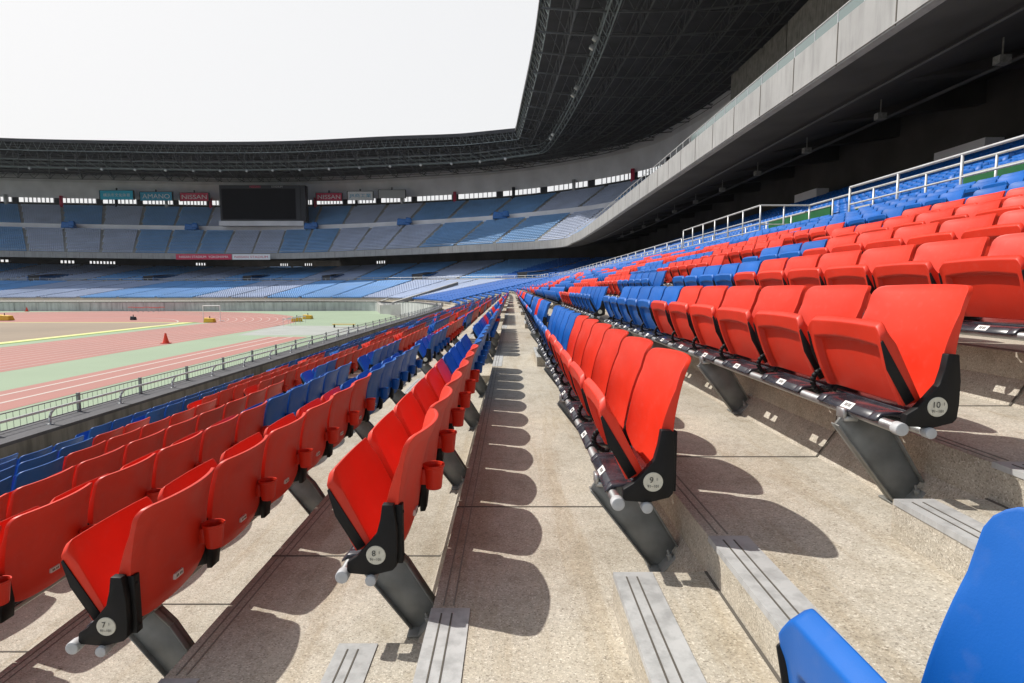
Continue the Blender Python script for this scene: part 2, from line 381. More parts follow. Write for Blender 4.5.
tag(b.obj('lane_lines', M['line']), kind='structure')

# ------------------------------------------------------------------ lower terrace
SEC0 = 1.70; PITCH = .49; NSEAT = 11; PERIOD = 6.6
def sections(smax=115):
    out = [(-.59 - 4.9, .62 - .01)]
    s = SEC0
    while s + NSEAT * PITCH < smax:
        out.append((s, s + NSEAT * PITCH)); s += PERIOD
    return out
SECS = sections(112)
tb = MB()
lo = lambda x: (lambda s: low(s, x))
loft(tb, lo(-8.5), nz(0), lo(nx(1)), nz(0))
for n in range(1, NROW + 1):
    loft(tb, lo(nx(n)), nz(n - 1) - .02, lo(nx(n)), nz(n))
    loft(tb, lo(nx(n)), nz(n), lo(nx(n + 1)), nz(n))
loft(tb, lo(X_RAIL), nz(18), lo(X_RAIL), nz(19)); loft(tb, lo(X_RAIL), nz(19), lo(rx(0)), nz(19))
loft(tb, lo(rx(0)), nz(19), lo(rx(0)), rz_(0))
for n in range(NREAR):
    loft(tb, lo(rx(n)), rz_(n), lo(rx(n + 1)), rz_(n))
    loft(tb, lo(rx(n + 1)), rz_(n), lo(rx(n + 1)), rz_(n + 1))
loft(tb, lo(rx(NREAR)), rz_(NREAR), lo(rx(NREAR) + 1.6), rz_(NREAR))
# wedge fillet at the back of each tread inside seat blocks, half steps in the stair aisles
for (a, c) in SECS[:9]:
    for n in range(2, NROW + 1):
        x1 = nx(n + 1); z = nz(n)
        tb.prism_y([(x1 - .095 * T, z - .01), (x1 - .095 * T, z), (x1 + .004, z + WEDGE), (x1 + .004, z - .01)], a, c)
for (a, c), (d, e) in zip(SECS[:9], SECS[1:10]):
    for n in range(1, NROW + 1):
        x0 = nx(n) + .66 * T; x1 = nx(n + 1) + .003; z = nz(n)
        tb.box(x0, x1, c + .012, d - .012, z - .05, z + WEDGE)
terr = tb.obj('terrace_steps', M['terrace']); tag(terr, kind='structure')

gb = MB()   # joints and nosing grooves
for yj in [2.5 + 9.9 * i for i in range(-1, 9)]:
    for n in range(1, NROW + 1):
        x0, x1, z = nx(n), nx(n + 1), nz(n)
        gb.k = 0
        gb.box(x0, x1 - .095 * T, yj + .001, yj + .009, z - .03, z + .0025)
        gb.box(x0 - .0025, x0 + .01, yj + .001, yj + .010, z - RISE + WEDGE, z + .001)
        gb.quad([(x1 - .0985 * T, yj, z + .003), (x1 - .0985 * T, yj + .011, z + .003), (x1 - .004, yj + .011, z + WEDGE + .003), (x1 - .004, yj, z + WEDGE + .003)])
for (a, c) in SECS[:9]:
    for n in range(5, 13):
        x0, z = nx(n), nz(n)
        for dx in (.030, .062):
            gb.box(x0 + dx, x0 + dx + .0045, a, c, z - .01, z + .0022, 1)
for (a, c), (d, e) in zip(SECS[:9], SECS[1:10]):
    for n in range(1, NROW + 1):      # dark joint at the base of each riser
        x1 = nx(n + 1); z = nz(n) + WEDGE
        gb.box(x1 - .008, x1, c + .012, d - .012, z - .01, z + .003, 0)
tag(gb.obj('terrace_joints', [M['groove'], M['groove2']]), kind='structure')

sb = MB()
for (a, c), (d, e) in list(zip(SECS[:12], SECS[1:13])):
    y0, y1 = c + .02, d - .02
    for n in range(1, NROW + 1):
        for x0, z in ((nx(n), nz(n)), (nx(n) + .66 * T, nz(n) + WEDGE)):
            sb.box(x0 - .003, x0 + .118, y0, y1, z - .014, z + .004, 0)
            for dx in (.030, .062): sb.box(x0 + dx, x0 + dx + .0045, y0 + .03, y1 - .03, z, z + .0055, 1)
tag(sb.obj('step_edge_strips', [M['strip'], M['groove']]), kind='structure')

# ------------------------------------------------------------------ front wall, coping, rail, fence
STW = [s for s in STN if s <= 345]
wb = MB()
out = lambda dx: (lambda s: low(s, -8.5 + dx))
def wall_z(s): return 2.66 - .70 * max(0, min(1, (s - 128) / 25))
def loftz(mb, fa, za, fb, zb_, st, k):
    for s0, s1 in zip(st[:-1], st[1:]):
        a0, a1, b0, b1 = fa(s0), fa(s1), fb(s0), fb(s1)
        mb.quad([(a0.x, a0.y, za(s0)), (b0.x, b0.y, zb_(s0)), (b1.x, b1.y, zb_(s1)), (a1.x, a1.y, za(s1))], k)
WT = lambda s: wall_z(s); WL = lambda s: wall_z(s) - .06
loftz(wb, out(0), lambda s: 1.7, out(0), WL, STW, 0)
loftz(wb, out(-.62), lambda s: 0, out(-.62), WL, STW, 2)
loftz(wb, out(.05), WL, out(.05), WT, STW, 1); loftz(wb, out(.05), WT, out(-.66), WT, STW, 1)
loftz(wb, out(-.66), WL, out(-.66), WT, STW, 1); loftz(wb, out(-.66), WL, out(.05), WL, STW, 1)
for s in frange(-20, 345, 2.6):                              # vertical ribs on the pitch side
    p = low(s, -9.13)
    wb.bar((p.x, p.y, 0), (p.x, p.y, wall_z(s) - .1), .06, 4, 2)
ft = thing('front_parapet_wall', 'weathered grey concrete wall with flat dark coping in front of the lowest seat row', 'wall')
wb.obj('wall', [M['wallc'], M['coping'], M['wallo']], ft)
def poly_rail(mb, pts, r, k=0, sides=6):
    for a, c in zip(pts[:-1], pts[1:]): mb.bar(a, c, r, sides, k, cap=False)
rl = MB()
sr = frange(-2, 100, 2.0)
topz = 3.02
poly_rail(rl, [(*low(s, -8.62), 2.98) for s in sr], .026)
rl2 = thing('wall_top_handrail', 'pale pipe handrail on curved brackets along the coping of the front wall', 'handrail')
rl.obj('pipe', M['rail'], rl2, True)
post = MB()
for i in range(5):
    a0, a1 = i / 5 * math.pi / 2, (i + 1) / 5 * math.pi / 2
    post.bar((.0 - .16 * (1 - math.sin(a0)) * 1.0 + 0, 0, .36 * 1 - .0 - .16 * (1 - math.cos(a0))), (-.16 * (1 - math.sin(a1)), 0, .36 - .16 * (1 - math.cos(a1))), .024, 6)
post.bar((-.16, 0, .36), (-.16, 0, .36), .02)
pm = MB()
pp = [(-.14, 0, 0), (-.14, 0, .13), (-.11, 0, .22), (-.05, 0, .29), (0, 0, .32)]
pm.tube(pp, .024, 8)
pm.box(-.19, -.09, -.05, .05, 0, .012)
pmesh = pm.mesh('bracket_post', M['rail'], True)
for s in frange(-1, 90, 1.95):
    p = low(s, -8.62); q = low(s + .5, -8.62)
    link('bracket_post', pmesh, rl2, (p.x, p.y, 2.66), math.atan2(q.y - p.y, q.x - p.x) - math.pi / 2)
fn = thing('pitchside_fence', 'dark mesh fence with upright posts on the outer edge of the front wall', 'fence')
fb = MB(); sf = frange(-2, 96, 2.0)
for z in (2.70, 3.01): poly_rail(fb, [(*low(s, -9.05), z) for s in sf], .014, 0, 4)
for s in frange(-2, 44, .14):
    p = low(s, -9.05); fb.bar((p.x, p.y, 2.70), (p.x, p.y, 3.01), .004, 4, cap=False)
for s in frange(44, 96, .3):
    p = low(s, -9.05); fb.bar((p.x, p.y, 2.70), (p.x, p.y, 3.01), .005, 4, cap=False)
fb.obj('barred_panel', M['fence'], fn)
fp = MB(); fp.box(-.025, .025, -.03, .03, 0, .42)
fpm = fp.mesh('fence_post', M['fence'])
for s in frange(-2, 96, 1.95):
    p = low(s, -9.05); link('fence_post', fpm, fn, (p.x, p.y, 2.64))

# white handrail along the far wall
fr = MB(); sfr = frange(160, 345, 4)
poly_rail(fr, [(*low(s, -8.75), 2.30) for s in sfr], .045, 0, 4)
for s in sfr: p = low(s, -8.75); fr.bar((p.x, p.y, 1.9), (p.x, p.y, 2.3), .03, 4)
tag(fr.obj('far_wall_railing', M['signwhite']), 'low white railing along the top of the far end pitch wall', 'railing')

# ------------------------------------------------------------------ chair parts
W = .452
def grid_shell(front, back, us, vs, closed=True):
    """two height fields closed round the border"""
    nu, nv = len(us), len(vs); v = []; f = []
    for F in (front, back):
        for a in us:
            for c in vs: v.append(F(a, c))
    I = lambda i, j, l: l * nu * nv + i * nv + j
    for i in range(nu - 1):
        for j in range(nv - 1):
            f.append((I(i, j, 0), I(i + 1, j, 0), I(i + 1, j + 1, 0), I(i, j + 1, 0)))
            f.append((I(i, j, 1), I(i, j + 1, 1), I(i + 1, j + 1, 1), I(i + 1, j, 1)))
    for i in range(nu - 1):
        f.append((I(i, 0, 0), I(i, 0, 1), I(i + 1, 0, 1), I(i + 1, 0, 0)))
        f.append((I(i, nv - 1, 0), I(i + 1, nv - 1, 0), I(i + 1, nv - 1, 1), I(i, nv - 1, 1)))
    for j in range(nv - 1):
        f.append((I(0, j, 0), I(0, j + 1, 0), I(0, j + 1, 1), I(0, j, 1)))
        f.append((I(nu - 1, j, 0), I(nu - 1, j, 1), I(nu - 1, j + 1, 1), I(nu - 1, j + 1, 0)))
    return v, f
PROF = [(.385, .040), (.42, .050), (.47, .057), (.53, .060), (.59, .065), (.64, .073), (.69, .083), (.73, .094), (.765, .107)]
def xr(z):
    for (z0, x0), (z1, x1) in zip(PROF[:-1], PROF[1:]):
        if z <= z1: return x0 + (x1 - x0) * (z - z0) / (z1 - z0)
    return PROF[-1][1]
def smooth01(t): t = max(0, min(1, t)); return t * t * (3 - 2 * t)
def back_pts(kind):
    zb, zt = .385, .765
    def F(u, v):             # u across -1..1, v up 0..1
        au = abs(u)
        rc = .032; rb = .10
        ztop = zt + .006 * (1 - u * u); zbot = zb - .022 * (1 - u * u)
        y = u * W / 2
        e = max(0, W / 2 - abs(y)); 
        if e < rc: ztop -= rc - math.sqrt(max(0, rc * rc - (rc - e)**2)) 
        if e < rb: zbot += (rb - math.sqrt(max(0, rb * rb - (rb - e)**2))) * .8
        z = zbot + (ztop - zbot) * v
        x = xr(z)
        bulge = .048 * (1 - u * u) * (.35 + .65 * v)
        if kind == 'back':
            rec = smooth01((.84 - au) / .06) * smooth01((v - .12) / .06) * smooth01((.86 - v) / .06)
            return (x + bulge + .004 - .005 * rec, y, z)
        flange = .034 * au**5 * max(0, 1 - v * 1.25)**.8 + .004 * au**6
        return (x + bulge - .008 - flange + .0, y, z)
    return F
def border(n):   # denser towards the ends
    return [-math.cos(math.pi * i / n) * .15 + (2 * i / n - 1) * .85 for i in range(n + 1)]
def make_back(nu=22, nv=16):
    us = sorted(set(border(nu) + [-.985, .985, -.955, .955])); vs = [i / nv for i in range(nv + 1)]
    vs = sorted(set(vs + [.985, .015]))
    v, f = grid_shell(back_pts('front'), back_pts('back'), us, vs)
    mb = MB(); mb.v = v; mb.f = f; mb.m = [0] * len(f)
    return mb
UB, UT, SB, ST = (-.074, .394), (-.160, .638), (-.018, .412), (-.140, .655)
def make_pan(nu=18, nv=12):
    PW = .428
    def seat(u, v):
        t = v; dip = .016 * math.sin(math.pi * min(1, t)) * (1 - u**4)
        cr = max(0, abs(u) - .86) / .14
        x = SB[0] + (ST[0] - SB[0]) * t - dip; z = SB[1] + (ST[1] - SB[1]) * t - .03 * cr * cr * smooth01((v - .7) / .3) + .006 * (1 - u * u) * v
        return (x, u * PW / 2, z)
    def under(u, v):
        t = v; x = UB[0] + (UT[0] - UB[0]) * t - .012 * math.sin(math.pi * t); z = UB[1] + (UT[1] - UB[1]) * t
        cr = max(0, abs(u) - .86) / .14
        z -= .03 * cr * cr * smooth01((v - .7) / .3) - .006 * (1 - u * u) * v
        arch = .80 - .05 * u * u
        rec = smooth01((.88 - abs(u)) / .035) * smooth01((arch - v) / .05)
        return (x + .020 * rec + .006 * rec * v, u * PW / 2, z)
    us = sorted(set([-1, -.975, -.93, -.89, -.875, -.86, -.845, .845, .86, .875, .89, .93, .975, 1] + [(-.8 + 1.6 * i / nu) for i in range(nu + 1)]))
    vs = sorted(set([0, .02, .97, 1] + [i / nv for i in range(nv + 1)] + [.71, .73, .77, .79, .81]))
    v, f = grid_shell(seat, under, us, vs)
    mb = MB(); mb.v = v; mb.f = f; mb.m = [0] * len(f)
    return mb
BR = [(.022, .562), (.056, .560), (.066, .48), (.066, .41), (.062, .365), (.05, .352), (-.012, .336), (-.084, .342), (-.092, .352), (-.090, .378), (-.06, .397), (-.03, .43), (.003, .47), (.015, .515)]
def make_bracket(full=True):
    mb = MB()
    if full:
        mb.prism_y(BR, -.013, .013)
        mb.box(.050, .078, .0131, .042, .362, .552)
        for zz in (.385, .525): mb.bar((.076, .028, zz), (.081, .028, zz), .006, 8)
    else:
        mb.prism_y([(.030, .545), (.052, .543), (.060, .44), (.055, .36), (-.005, .345), (-.03, .36), (.005, .44), (.022, .50)], -.011, .011)
        mb.prism_y([(.060, .35), (.056, .50), (.078, .50), (.088, .42), (.080, .352)], -.030, .030)
        pts = [(-.050 - .062 * math.sin(t), 0, .400 + .048 * math.cos(t)) for t in [math.pi * i / 10 for i in range(11)]]
        mb.tube(pts, .011, 8)
    return mb
def make_cup():
    mb = MB(); n = 20; cx, cy = .120, .172
    prof = [(.026, .462), (.030, .466), (.038, .545), (.042, .548), (.042, .556), (.037, .556), (.034, .546), (.030, .475), (.001, .474)]
    for k in range(len(prof) - 1):
        for i in range(n):
            t0, t1 = 2 * math.pi * i / n, 2 * math.pi * (i + 1) / n
            (r0, z0), (r1, z1) = prof[k], prof[k + 1]
            mb.quad([(cx + r0 * math.cos(t0), cy + r0 * math.sin(t0), z0), (cx + r0 * math.cos(t1), cy + r0 * math.sin(t1), z0), (cx + r1 * math.cos(t1), cy + r1 * math.sin(t1), z1), (cx + r1 * math.cos(t0), cy + r1 * math.sin(t0), z1)])
    mb.quad([(cx + .028 * math.cos(2 * math.pi * i / n), cy + .028 * math.sin(2 * math.pi * i / n), .462) for i in range(n)])
    mb.box(.065, .092, cy - .018, cy + .018, .48, .54)
    return mb
def make_cover():
    mb = MB()
    prof = [(-.130, .334), (-.129, .342), (-.110, .362), (-.09, .364), (.0, .368), (.012, .36), (.012, .34), (-.08, .352), (-.112, .349)]
    mb.prism_y(prof, -.165, .165)
    mb.prism_y([(x - (.003 if x < -.05 else 0), z + .003) for x, z in prof], -.175, -.135)
    mb.prism_y([(x - (.003 if x < -.05 else 0), z + .003) for x, z in prof], .135, .175)
    mb.prism_y([(-.04, .36), (-.04, .375), (.03, .39), (.03, .36)], -.21, .21)
    return mb
ME = {}
ME['back_lo'] = None
for c in ('red', 'blue'):
    a = make_back().mesh('backrest', M[c]); ME['back', c] = refine(a, .006, 2, 0, 40)
    a = make_pan().mesh('seat_pan', M[c]); ME['pan', c] = refine(a, .005, 2, 0, 40)
    a = make_cup().mesh('cup_holder', M[c]); ME['cup', c] = refine(a, .0015, 1, 0, 50)
ME['end'] = refine(make_bracket(True).mesh('end_bracket', M['black']), .003, 2, 0, 40)
ME['mid'] = refine(make_bracket(False).mesh('side_bracket', M['black']), .002, 1, 0, 40)
ME['cover'] = refine(make_cover().mesh('base_cover', M['cover']), .002, 1, 0, 40)
for sgn in (-1, 1):
    sbm = MB()
    y0, y1 = sorted((sgn * .2142, sgn * .2180))
    q = [(UB[0] + .006, UB[1] + .004), (SB[0] - .024, SB[1] + .004), (ST[0] - .012, ST[1] - .055), (UT[0] + .002, UT[1] - .045), (-.135, .51)]
    sbm.prism_y(q, y0, y1)
    ME['bar', sgn] = refine(sbm.mesh('side_bar', M['black']), .001, 1, 0, 40)
pl = MB(); pl.quad([(-.1275, -.030, .3455), (-.1275, .030, .3455), (-.1085, .030, .3655), (-.1085, -.030, .3655)]); ME['plate'] = pl.mesh('number_plate', M['white'])
pl = MB()
for dy in (-.016, -.008, .002, .010): pl.quad([(-.1225, dy, .3515), (-.1225, dy + .005, .3515), (-.1135, dy + .005, .361), (-.1135, dy, .361)])
ME['plate_ink'] = pl.mesh('digits', M['ink'])
st_ = MB(); st_.box(.070, .0835, -.024, .024, .432, .452); ME['sticker'] = st_.mesh('rear_sticker', M['white'])
st_ = MB()
for dy in (-.017, -.009, .004, .012): st_.box(.0830, .0840, dy, dy + .005, .438, .446)
ME['sticker_ink'] = st_.mesh('digits', M['ink'])
bd = MB(); n = 28
bd.quad([(.0295 * math.cos(2 * math.pi * i / n), -.0005, .0295 * math.sin(2 * math.pi * i / n)) for i in range(n)])
for i in range(n):
    t0, t1 = 2 * math.pi * i / n, 2 * math.pi * (i + 1) / n
    bd.quad([(.0295 * math.cos(t0), -.0005, .0295 * math.sin(t0)), (.0295 * math.cos(t1), -.0005, .0295 * math.sin(t1)), (.031 * math.cos(t1), .003, .031 * math.sin(t1)), (.031 * math.cos(t0), .003, .031 * math.sin(t0))])
ME['badge'] = bd.mesh('number_badge', M['badge'])
ME['bolts'] = None

# ------------------------------------------------------------------ colours of the seats (a design of red on blue)
def seat_colour(row, sec, i):
    if sec <= 0: return 'blue'
    if sec == 1:
        if row <= 2: return 'blue'
        if row == 3: return 'blue' if i < 9 else 'red'
        if row == 4: return 'blue' if i < 6 else 'red'
        if row == 5: return 'red'
        if row <= 10: return 'red' if i < 6 else 'blue'
        if row == 11: return 'red' if i < 7 else 'blue'
        if row == 12: return 'red' if i < 8 else 'blue'
        if row <= 14: return 'red'
        return 'blue'
    if sec == 2:
        if row <= 1: return 'blue'
        if row == 2: return 'red' if i > 4 else 'blue'
        if row <= 4: return 'red'
        if row == 5: return 'blue' if i < 2 else 'red'
        if row <= 7: return 'blue' if i < 4 else 'red'
        if row == 8: return 'blue' if i < 6 else ('red' if i < 8 else 'blue')
        if row == 9: return 'blue' if i < 4 else ('red' if i < 6 else 'blue')
        if row == 10: return 'blue' if i < 6 else 'red'
        if row == 11: return 'blue' if i < 5 else 'red'
        if row in (12, 13): return 'red' if i < 6 else 'blue'
        if row == 14: return 'red'
        if row == 15: return 'blue' if i < 6 else 'red'
        return 'blue'
    if row <= 1 or row > 17: return 'blue'
    q = math.sin((sec * 11 + i) * .33 + row * 1.9) + .9 * math.sin((sec * 11 + i) * .13 - row * .7)
    lim = .1 if row < 15 else .8
    if sec > 8: lim = 1.1
    if sec > 10: return 'blue'
    return 'red' if q > lim else 'blue'

def seat_pose(row, s):
    X = nx(row) + .678           # position of the pivot line, near-side coordinate
    p = low(s, X); q = low(s + .2, X); p0 = low(s - .2, X)
    ang = math.atan2(q.y - p0.y, q.x - p0.x) - math.pi / 2
    return Vector((p.x, p.y, nz(row))), ang
def cam_proj(p):
    d = p - camo.location
    fwd = Vector((0, math.cos(R(5.46)), -math.sin(R(5.46)))); up = Vector((0, math.sin(R(5.46)), math.cos(R(5.46))))
    k = d.dot(fwd)
    if k < .05: return None
    return 512 + FPX * d.x / k, 341.5 - FPX * d.dot(up) / k, k

# list all near-side lower-bank seats
allseats = []
for sec, (a, c) in enumerate(SECS):
    for row in range(1, NROW + 1):
        for i in range(NSEAT):
            if sec == 0:
                if row != 9 or i > 2: continue
                s = .62 - PITCH / 2 - i * PITCH
            else: s = a + (i + .5) * PITCH
            loc, ang = seat_pose(row, s)
            allseats.append((row, sec, i, s, loc, ang))
def rank(e):
    pr = cam_proj(e[4] + Vector((0, 0, .6)))
    if e[1] == 0: return .1 + e[2] * .1
    if pr is None: return 1e9
    x, y, k = pr; mx = 300 / k
    if x < -mx or x > 1024 + mx or y > 683 + 1.3 * mx: return 1e6 + k
    return k
allseats.sort(key=rank)
indiv = [e for e in allseats[:300] if rank(e) < 1e5]
rest = [e for e in allseats[300:] ]
ORD = ['first', 'second', 'third', 'fourth', 'fifth', 'sixth', 'seventh', 'eighth', 'ninth', 'tenth', 'eleventh', 'twelfth', 'thirteenth', 'fourteenth', 'fifteenth', 'sixteenth', 'seventeenth', 'eighteenth', 'nineteenth']
SECN = {0: 'block beside the camera', 1: 'nearest block', 2: 'second block', 3: 'third block', 4: 'fourth block', 5: 'fifth block', 6: 'sixth block', 7: 'seventh block', 8: 'eighth block', 9: 'ninth block'}
def rowname(row):
    return f'{ORD[8 - row]} row left of walkway' if row <= 8 else f'{ORD[row - 9]} row right of walkway'
badge_text = {}
for row, sec, i, s, loc, ang in indiv:
    c = seat_colour(row, sec, i)
    if sec == 0:
        lab = ['blue folding seat cut by the right frame edge, foremost of all seats', 'blue folding seat just behind the foremost blue seat', 'blue folding seat farthest behind the foremost blue seat'][i]
    else: lab = f'{c} folding seat, {ORD[i]} from near end, {rowname(row)}, {SECN[sec]}'
    t = thing('folding_seat', lab, 'seat', loc, ang + random.uniform(-.006, .006), 'folding stadium seats in rows')
    link('backrest', ME['back', c], t)
    pan = link('seat_pan', ME['pan', c], t)
    tilt = .085 if sec == 0 else (random.uniform(-.02, .02) if i else 0)
    pan.location = (0, 0, 0)
    if tilt:                          # pans do not all spring up to quite the same angle
        px, pz = -.05, .40
        ca, sa = math.cos(tilt), math.sin(tilt)
        pan.rotation_euler = (0, tilt, 0); pan.location = (px - (px * ca + pz * sa), 0, pz - (-px * sa + pz * ca))
    for sgn in (-1, 1): link('side_bar', ME['bar', sgn], pan)
    cv = link('base_cover', ME['cover'], t); npl = link('number_plate', ME['plate'], cv)
    if loc.length < 6.5: link('digits', ME['plate_ink'], cv)
    cu = link('cup_holder', ME['cup', c], t)
    stk = link('rear_sticker', ME['sticker'], t)
    if loc.length < 6.5: link('digits', ME['sticker_ink'], stk)
    if i == 0 and sec > 0:
        e = link('end_bracket', ME['end'], t, (0, -.242, 0))
        bdg = link('number_badge', ME['badge'], e, (0, -.0145, .402))
        if sec == 1 and 6 <= row <= 13:
            if row not in badge_text:
                m1 = text_mesh(str(row), .026, M['ink']); m2 = text_mesh('1', .014, M['ink']); m3 = text_mesh('91~101' if row != 7 else '91~101', .012, M['ink'])
                bm = bmesh.new()
                for mm, ox, oz in ((m1, -.006, .006), (m2, .011 if row < 10 else .018, .009), (m3, 0, -.013)):
                    b2 = bmesh.new(); b2.from_mesh(mm)
                    b2.transform(Matrix.Translation((ox, -.0021, oz)) @ Matrix.Rotation(math.pi / 2, 4, 'X'))
                    tmp = bpy.data.meshes.new('t'); b2.to_mesh(tmp); b2.free(); bm.from_mesh(tmp)
                me = bpy.data.meshes.new('number_badge'); 
                base = bmesh.new(); base.from_mesh(ME['badge']); tmp = bpy.data.meshes.new('t'); base.to_mesh(tmp); base.free()
                nb = len(bm.faces); bm.from_mesh(tmp); bm.faces.ensure_lookup_table()
                for k, fc in enumerate(bm.faces): fc.material_index = 0 if k < nb else 1
                bm.to_mesh(me); bm.free(); me.materials.append(M['ink']); me.materials.append(M['badge']); badge_text[row] = me
            bdg.data = badge_text[row]
    else:
        link('side_bracket', ME['mid'], t, (0, -.245, 0))
    if i == NSEAT - 1 or (sec == 0 and i == 0):
        if sec: link('end_bracket', ME['end'], t, (0, .242, 0)).scale = (1, -1, 1)
        else: link('side_bracket', ME['mid'], t, (0, .238, -.03))

# ------------------------------------------------------------------ seat row frames
def leg_meshes():
    mb = MB()
    prof = [(-.158, .285), (-.128, .330), (-.015, .322), (.05, .255), (.155, .085), (.168, .05), (.160, .030), (.06, .004)]
    mb.prism_y(prof, -.006, .006)
    # folded flanges round the plate
    n = len(prof); inset = []
    for j in (7, 0, 2, 3):
        a = prof[j]; b_ = prof[(j + 1) % n]
        if j == 0: continue
        dx, dz = b_[0] - a[0], b_[1] - a[1]; L_ = math.hypot(dx, dz); nx_, nz_2 = dz / L_ * .006, -dx / L_ * .006
        mb.hexa([(a[0], -.024, a[1]), (b_[0], -.024, b_[1]), (b_[0], .024, b_[1]), (a[0], .024, a[1]),
                 (a[0] + nx_, -.024, a[1] + nz_2), (b_[0] + nx_, -.024, b_[1] + nz_2), (b_[0] + nx_, .024, b_[1] + nz_2), (a[0] + nx_, .024, a[1] + nz_2)])
    return mb
legm = refine(leg_meshes().mesh('leg', M['legsteel']), .0015, 1, 0, 40)
fm = MB(); fm.hexa([(.05, -.06, .002), (.095, -.06, .002), (.095, .06, .002), (.05, .06, .002), (.05, -.06, .010), (.092, -.06, .010), (.092, .06, .010), (.05, .06, .010)])
fm.hexa([(.092, -.06, .0), (.178, -.06, .090), (.178, .06, .090), (.092, .06, .0), (.088, -.06, .010), (.172, -.06, .100), (.172, .06, .100), (.088, .06, .010)])
fm.bar((.128, -.035, .035), (.118, -.035, .065), .011, 6); fm.bar((.128, .035, .035), (.118, .035, .065), .011, 6)
fm.bar((.128, -.035, .035), (.113, -.035, .080), .005, 6)
footm = refine(fm.mesh('foot_plate', M['legsteel']), .0015, 1, 0, 40)
cl = MB(); cl.box(-.138, -.088, -.022, .022, .300, .318); cl.box(-.142, -.128, -.022, .022, .31, .345); cl.box(-.04, .0, -.02, .02, .31, .318)
clm = refine(cl.mesh('clamp', M['galv']), .002, 1)
LEN = NSEAT * PITCH
def tube_mesh(x, z, r, name, m):
    mb = MB(); mb.bar((x, .0, z), (x, LEN, z), r, 16, 0); 
    return refine(mb.mesh(name, m, True), .004, 2, 0, 60)
ftm = tube_mesh(-.107, .334, .0175, 'front_tube', M['galv']); rtm = tube_mesh(-.018, .322, .015, 'rear_tube', M['galv'])
cp = MB(); cp.bar((-.107, -.012, .334), (-.107, .02, .334), .0205, 16); cpm = refine(cp.mesh('end_cap', M['cap'], True), .003, 2, 0, 60)
cp = MB(); cp.bar((-.018, -.012, .322), (-.018, .02, .322), .0175, 16); cpm2 = refine(cp.mesh('end_cap', M['cap'], True), .003, 2, 0, 60)
secs_used = sorted({(e[0], e[1]) for e in indiv})
for row, sec in secs_used:
    if sec == 0: continue
    a = SECS[sec][0]
    if a > 34: continue
    X = nx(row) + .678
    t = thing('seat_row_frame', f'steel tube frame on slanted legs carrying {rowname(row)}, {SECN[sec]}', 'seat frame', (X, a, nz(row)), 0, 'steel frames under the seat rows')
    link('front_tube', ftm, t, (0, -.008, 0)); link('rear_tube', rtm, t, (0, -.008, 0))
    for cm in (cpm, cpm2): link('end_cap', cm, t, (0, -.008, 0)); link('end_cap', cm, t, (0, LEN + .02, 0))
    for k in range(4):
        lg = link('leg', legm, t, (0, .25 + k * 1.47 if k < 4 else 0, 0)); link('foot_plate', footm, lg); link('clamp', clm, lg)

# ------------------------------------------------------------------ all remaining seats: one mass
def low_chair(detail):
    """returns verts (n,3), faces list, matidx (0 colour, 1 black)"""
    if detail == 2:
        v, f = grid_shell(back_pts('front'), back_pts('back'), [-1, -.96, -.8, 0, .8, .96, 1], [0, .3, .6, .85, 1])
        m = [0] * len(f); n = len(v)
        pan = MB(); pan.hexa([(UB[0], -.225, UB[1]), (SB[0], -.225, SB[1]), (SB[0], .225, SB[1]), (UB[0], .225, UB[1]), (UT[0], -.22, UT[1]), (ST[0], -.22, ST[1]), (ST[0], .22, ST[1]), (UT[0], .22, UT[1])])
        brk = MB(); brk.prism_y([(.02, .54), (.06, .54), (.062, .36), (-.08, .34), (-.09, .37), (-.01, .45)], -.255, -.235)
        brk.box(-.13, .02, -.245, .245, .32, .352)
        v = list(v) + pan.v; f = f + [tuple(n + i for i in q) for q in pan.f]; m += [0] * len(pan.f)
        n = len(v); v += brk.v; f += [tuple(n + i for i in q) for q in brk.f]; m += [1] * len(brk.f)
        return np.array(v), f, m
    mb = MB()
    mb.hexa([(.03, -.23, .38), (.06, -.23, .38), (.06, .23, .38), (.03, .23, .38), (.085, -.225, .77), (.118, -.225, .77), (.118, .225, .77), (.085, .225, .77)])
    mb.hexa([(UB[0], -.225, UB[1]), (SB[0], -.225, SB[1]), (SB[0], .225, SB[1]), (UB[0], .225, UB[1]), (UT[0], -.22, UT[1]), (ST[0], -.22, ST[1]), (ST[0], .22, ST[1]), (UT[0], .22, UT[1])])
    return np.array(mb.v), mb.f, [0] * len(mb.f)
bulk = {'v': [], 'f': [], 'm': [], 'n': 0}
PROTO = {2: low_chair(2), 1: low_chair(1)}
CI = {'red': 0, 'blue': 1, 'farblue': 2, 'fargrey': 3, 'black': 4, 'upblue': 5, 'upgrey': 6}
def add_bulk(loc, ang, colour, detail, scale=1.0):
    v, f, m = PROTO[detail]
    ca, sa = math.cos(ang), math.sin(ang)
    vv = v * scale
    x = vv[:, 0] * ca - vv[:, 1] * sa + loc[0]; y = vv[:, 0] * sa + vv[:, 1] * ca + loc[1]; z = vv[:, 2] + loc[2]
    bulk['v'].append(np.stack([x, y, z], 1)); n = bulk['n']
    bulk['f'].append((f, n)); k = CI[colour]
    bulk['m'] += [k if q == 0 else 4 for q in m]; bulk['n'] += len(v)
for row, sec, i, s, loc, ang in rest:
    pr = cam_proj(loc)
    if pr is None or s < 1: continue
    if abs(pr[0] - 512) > 800: continue
    add_bulk(loc, ang, seat_colour(row, sec, i), 2 if pr[2] < 34 else 1)
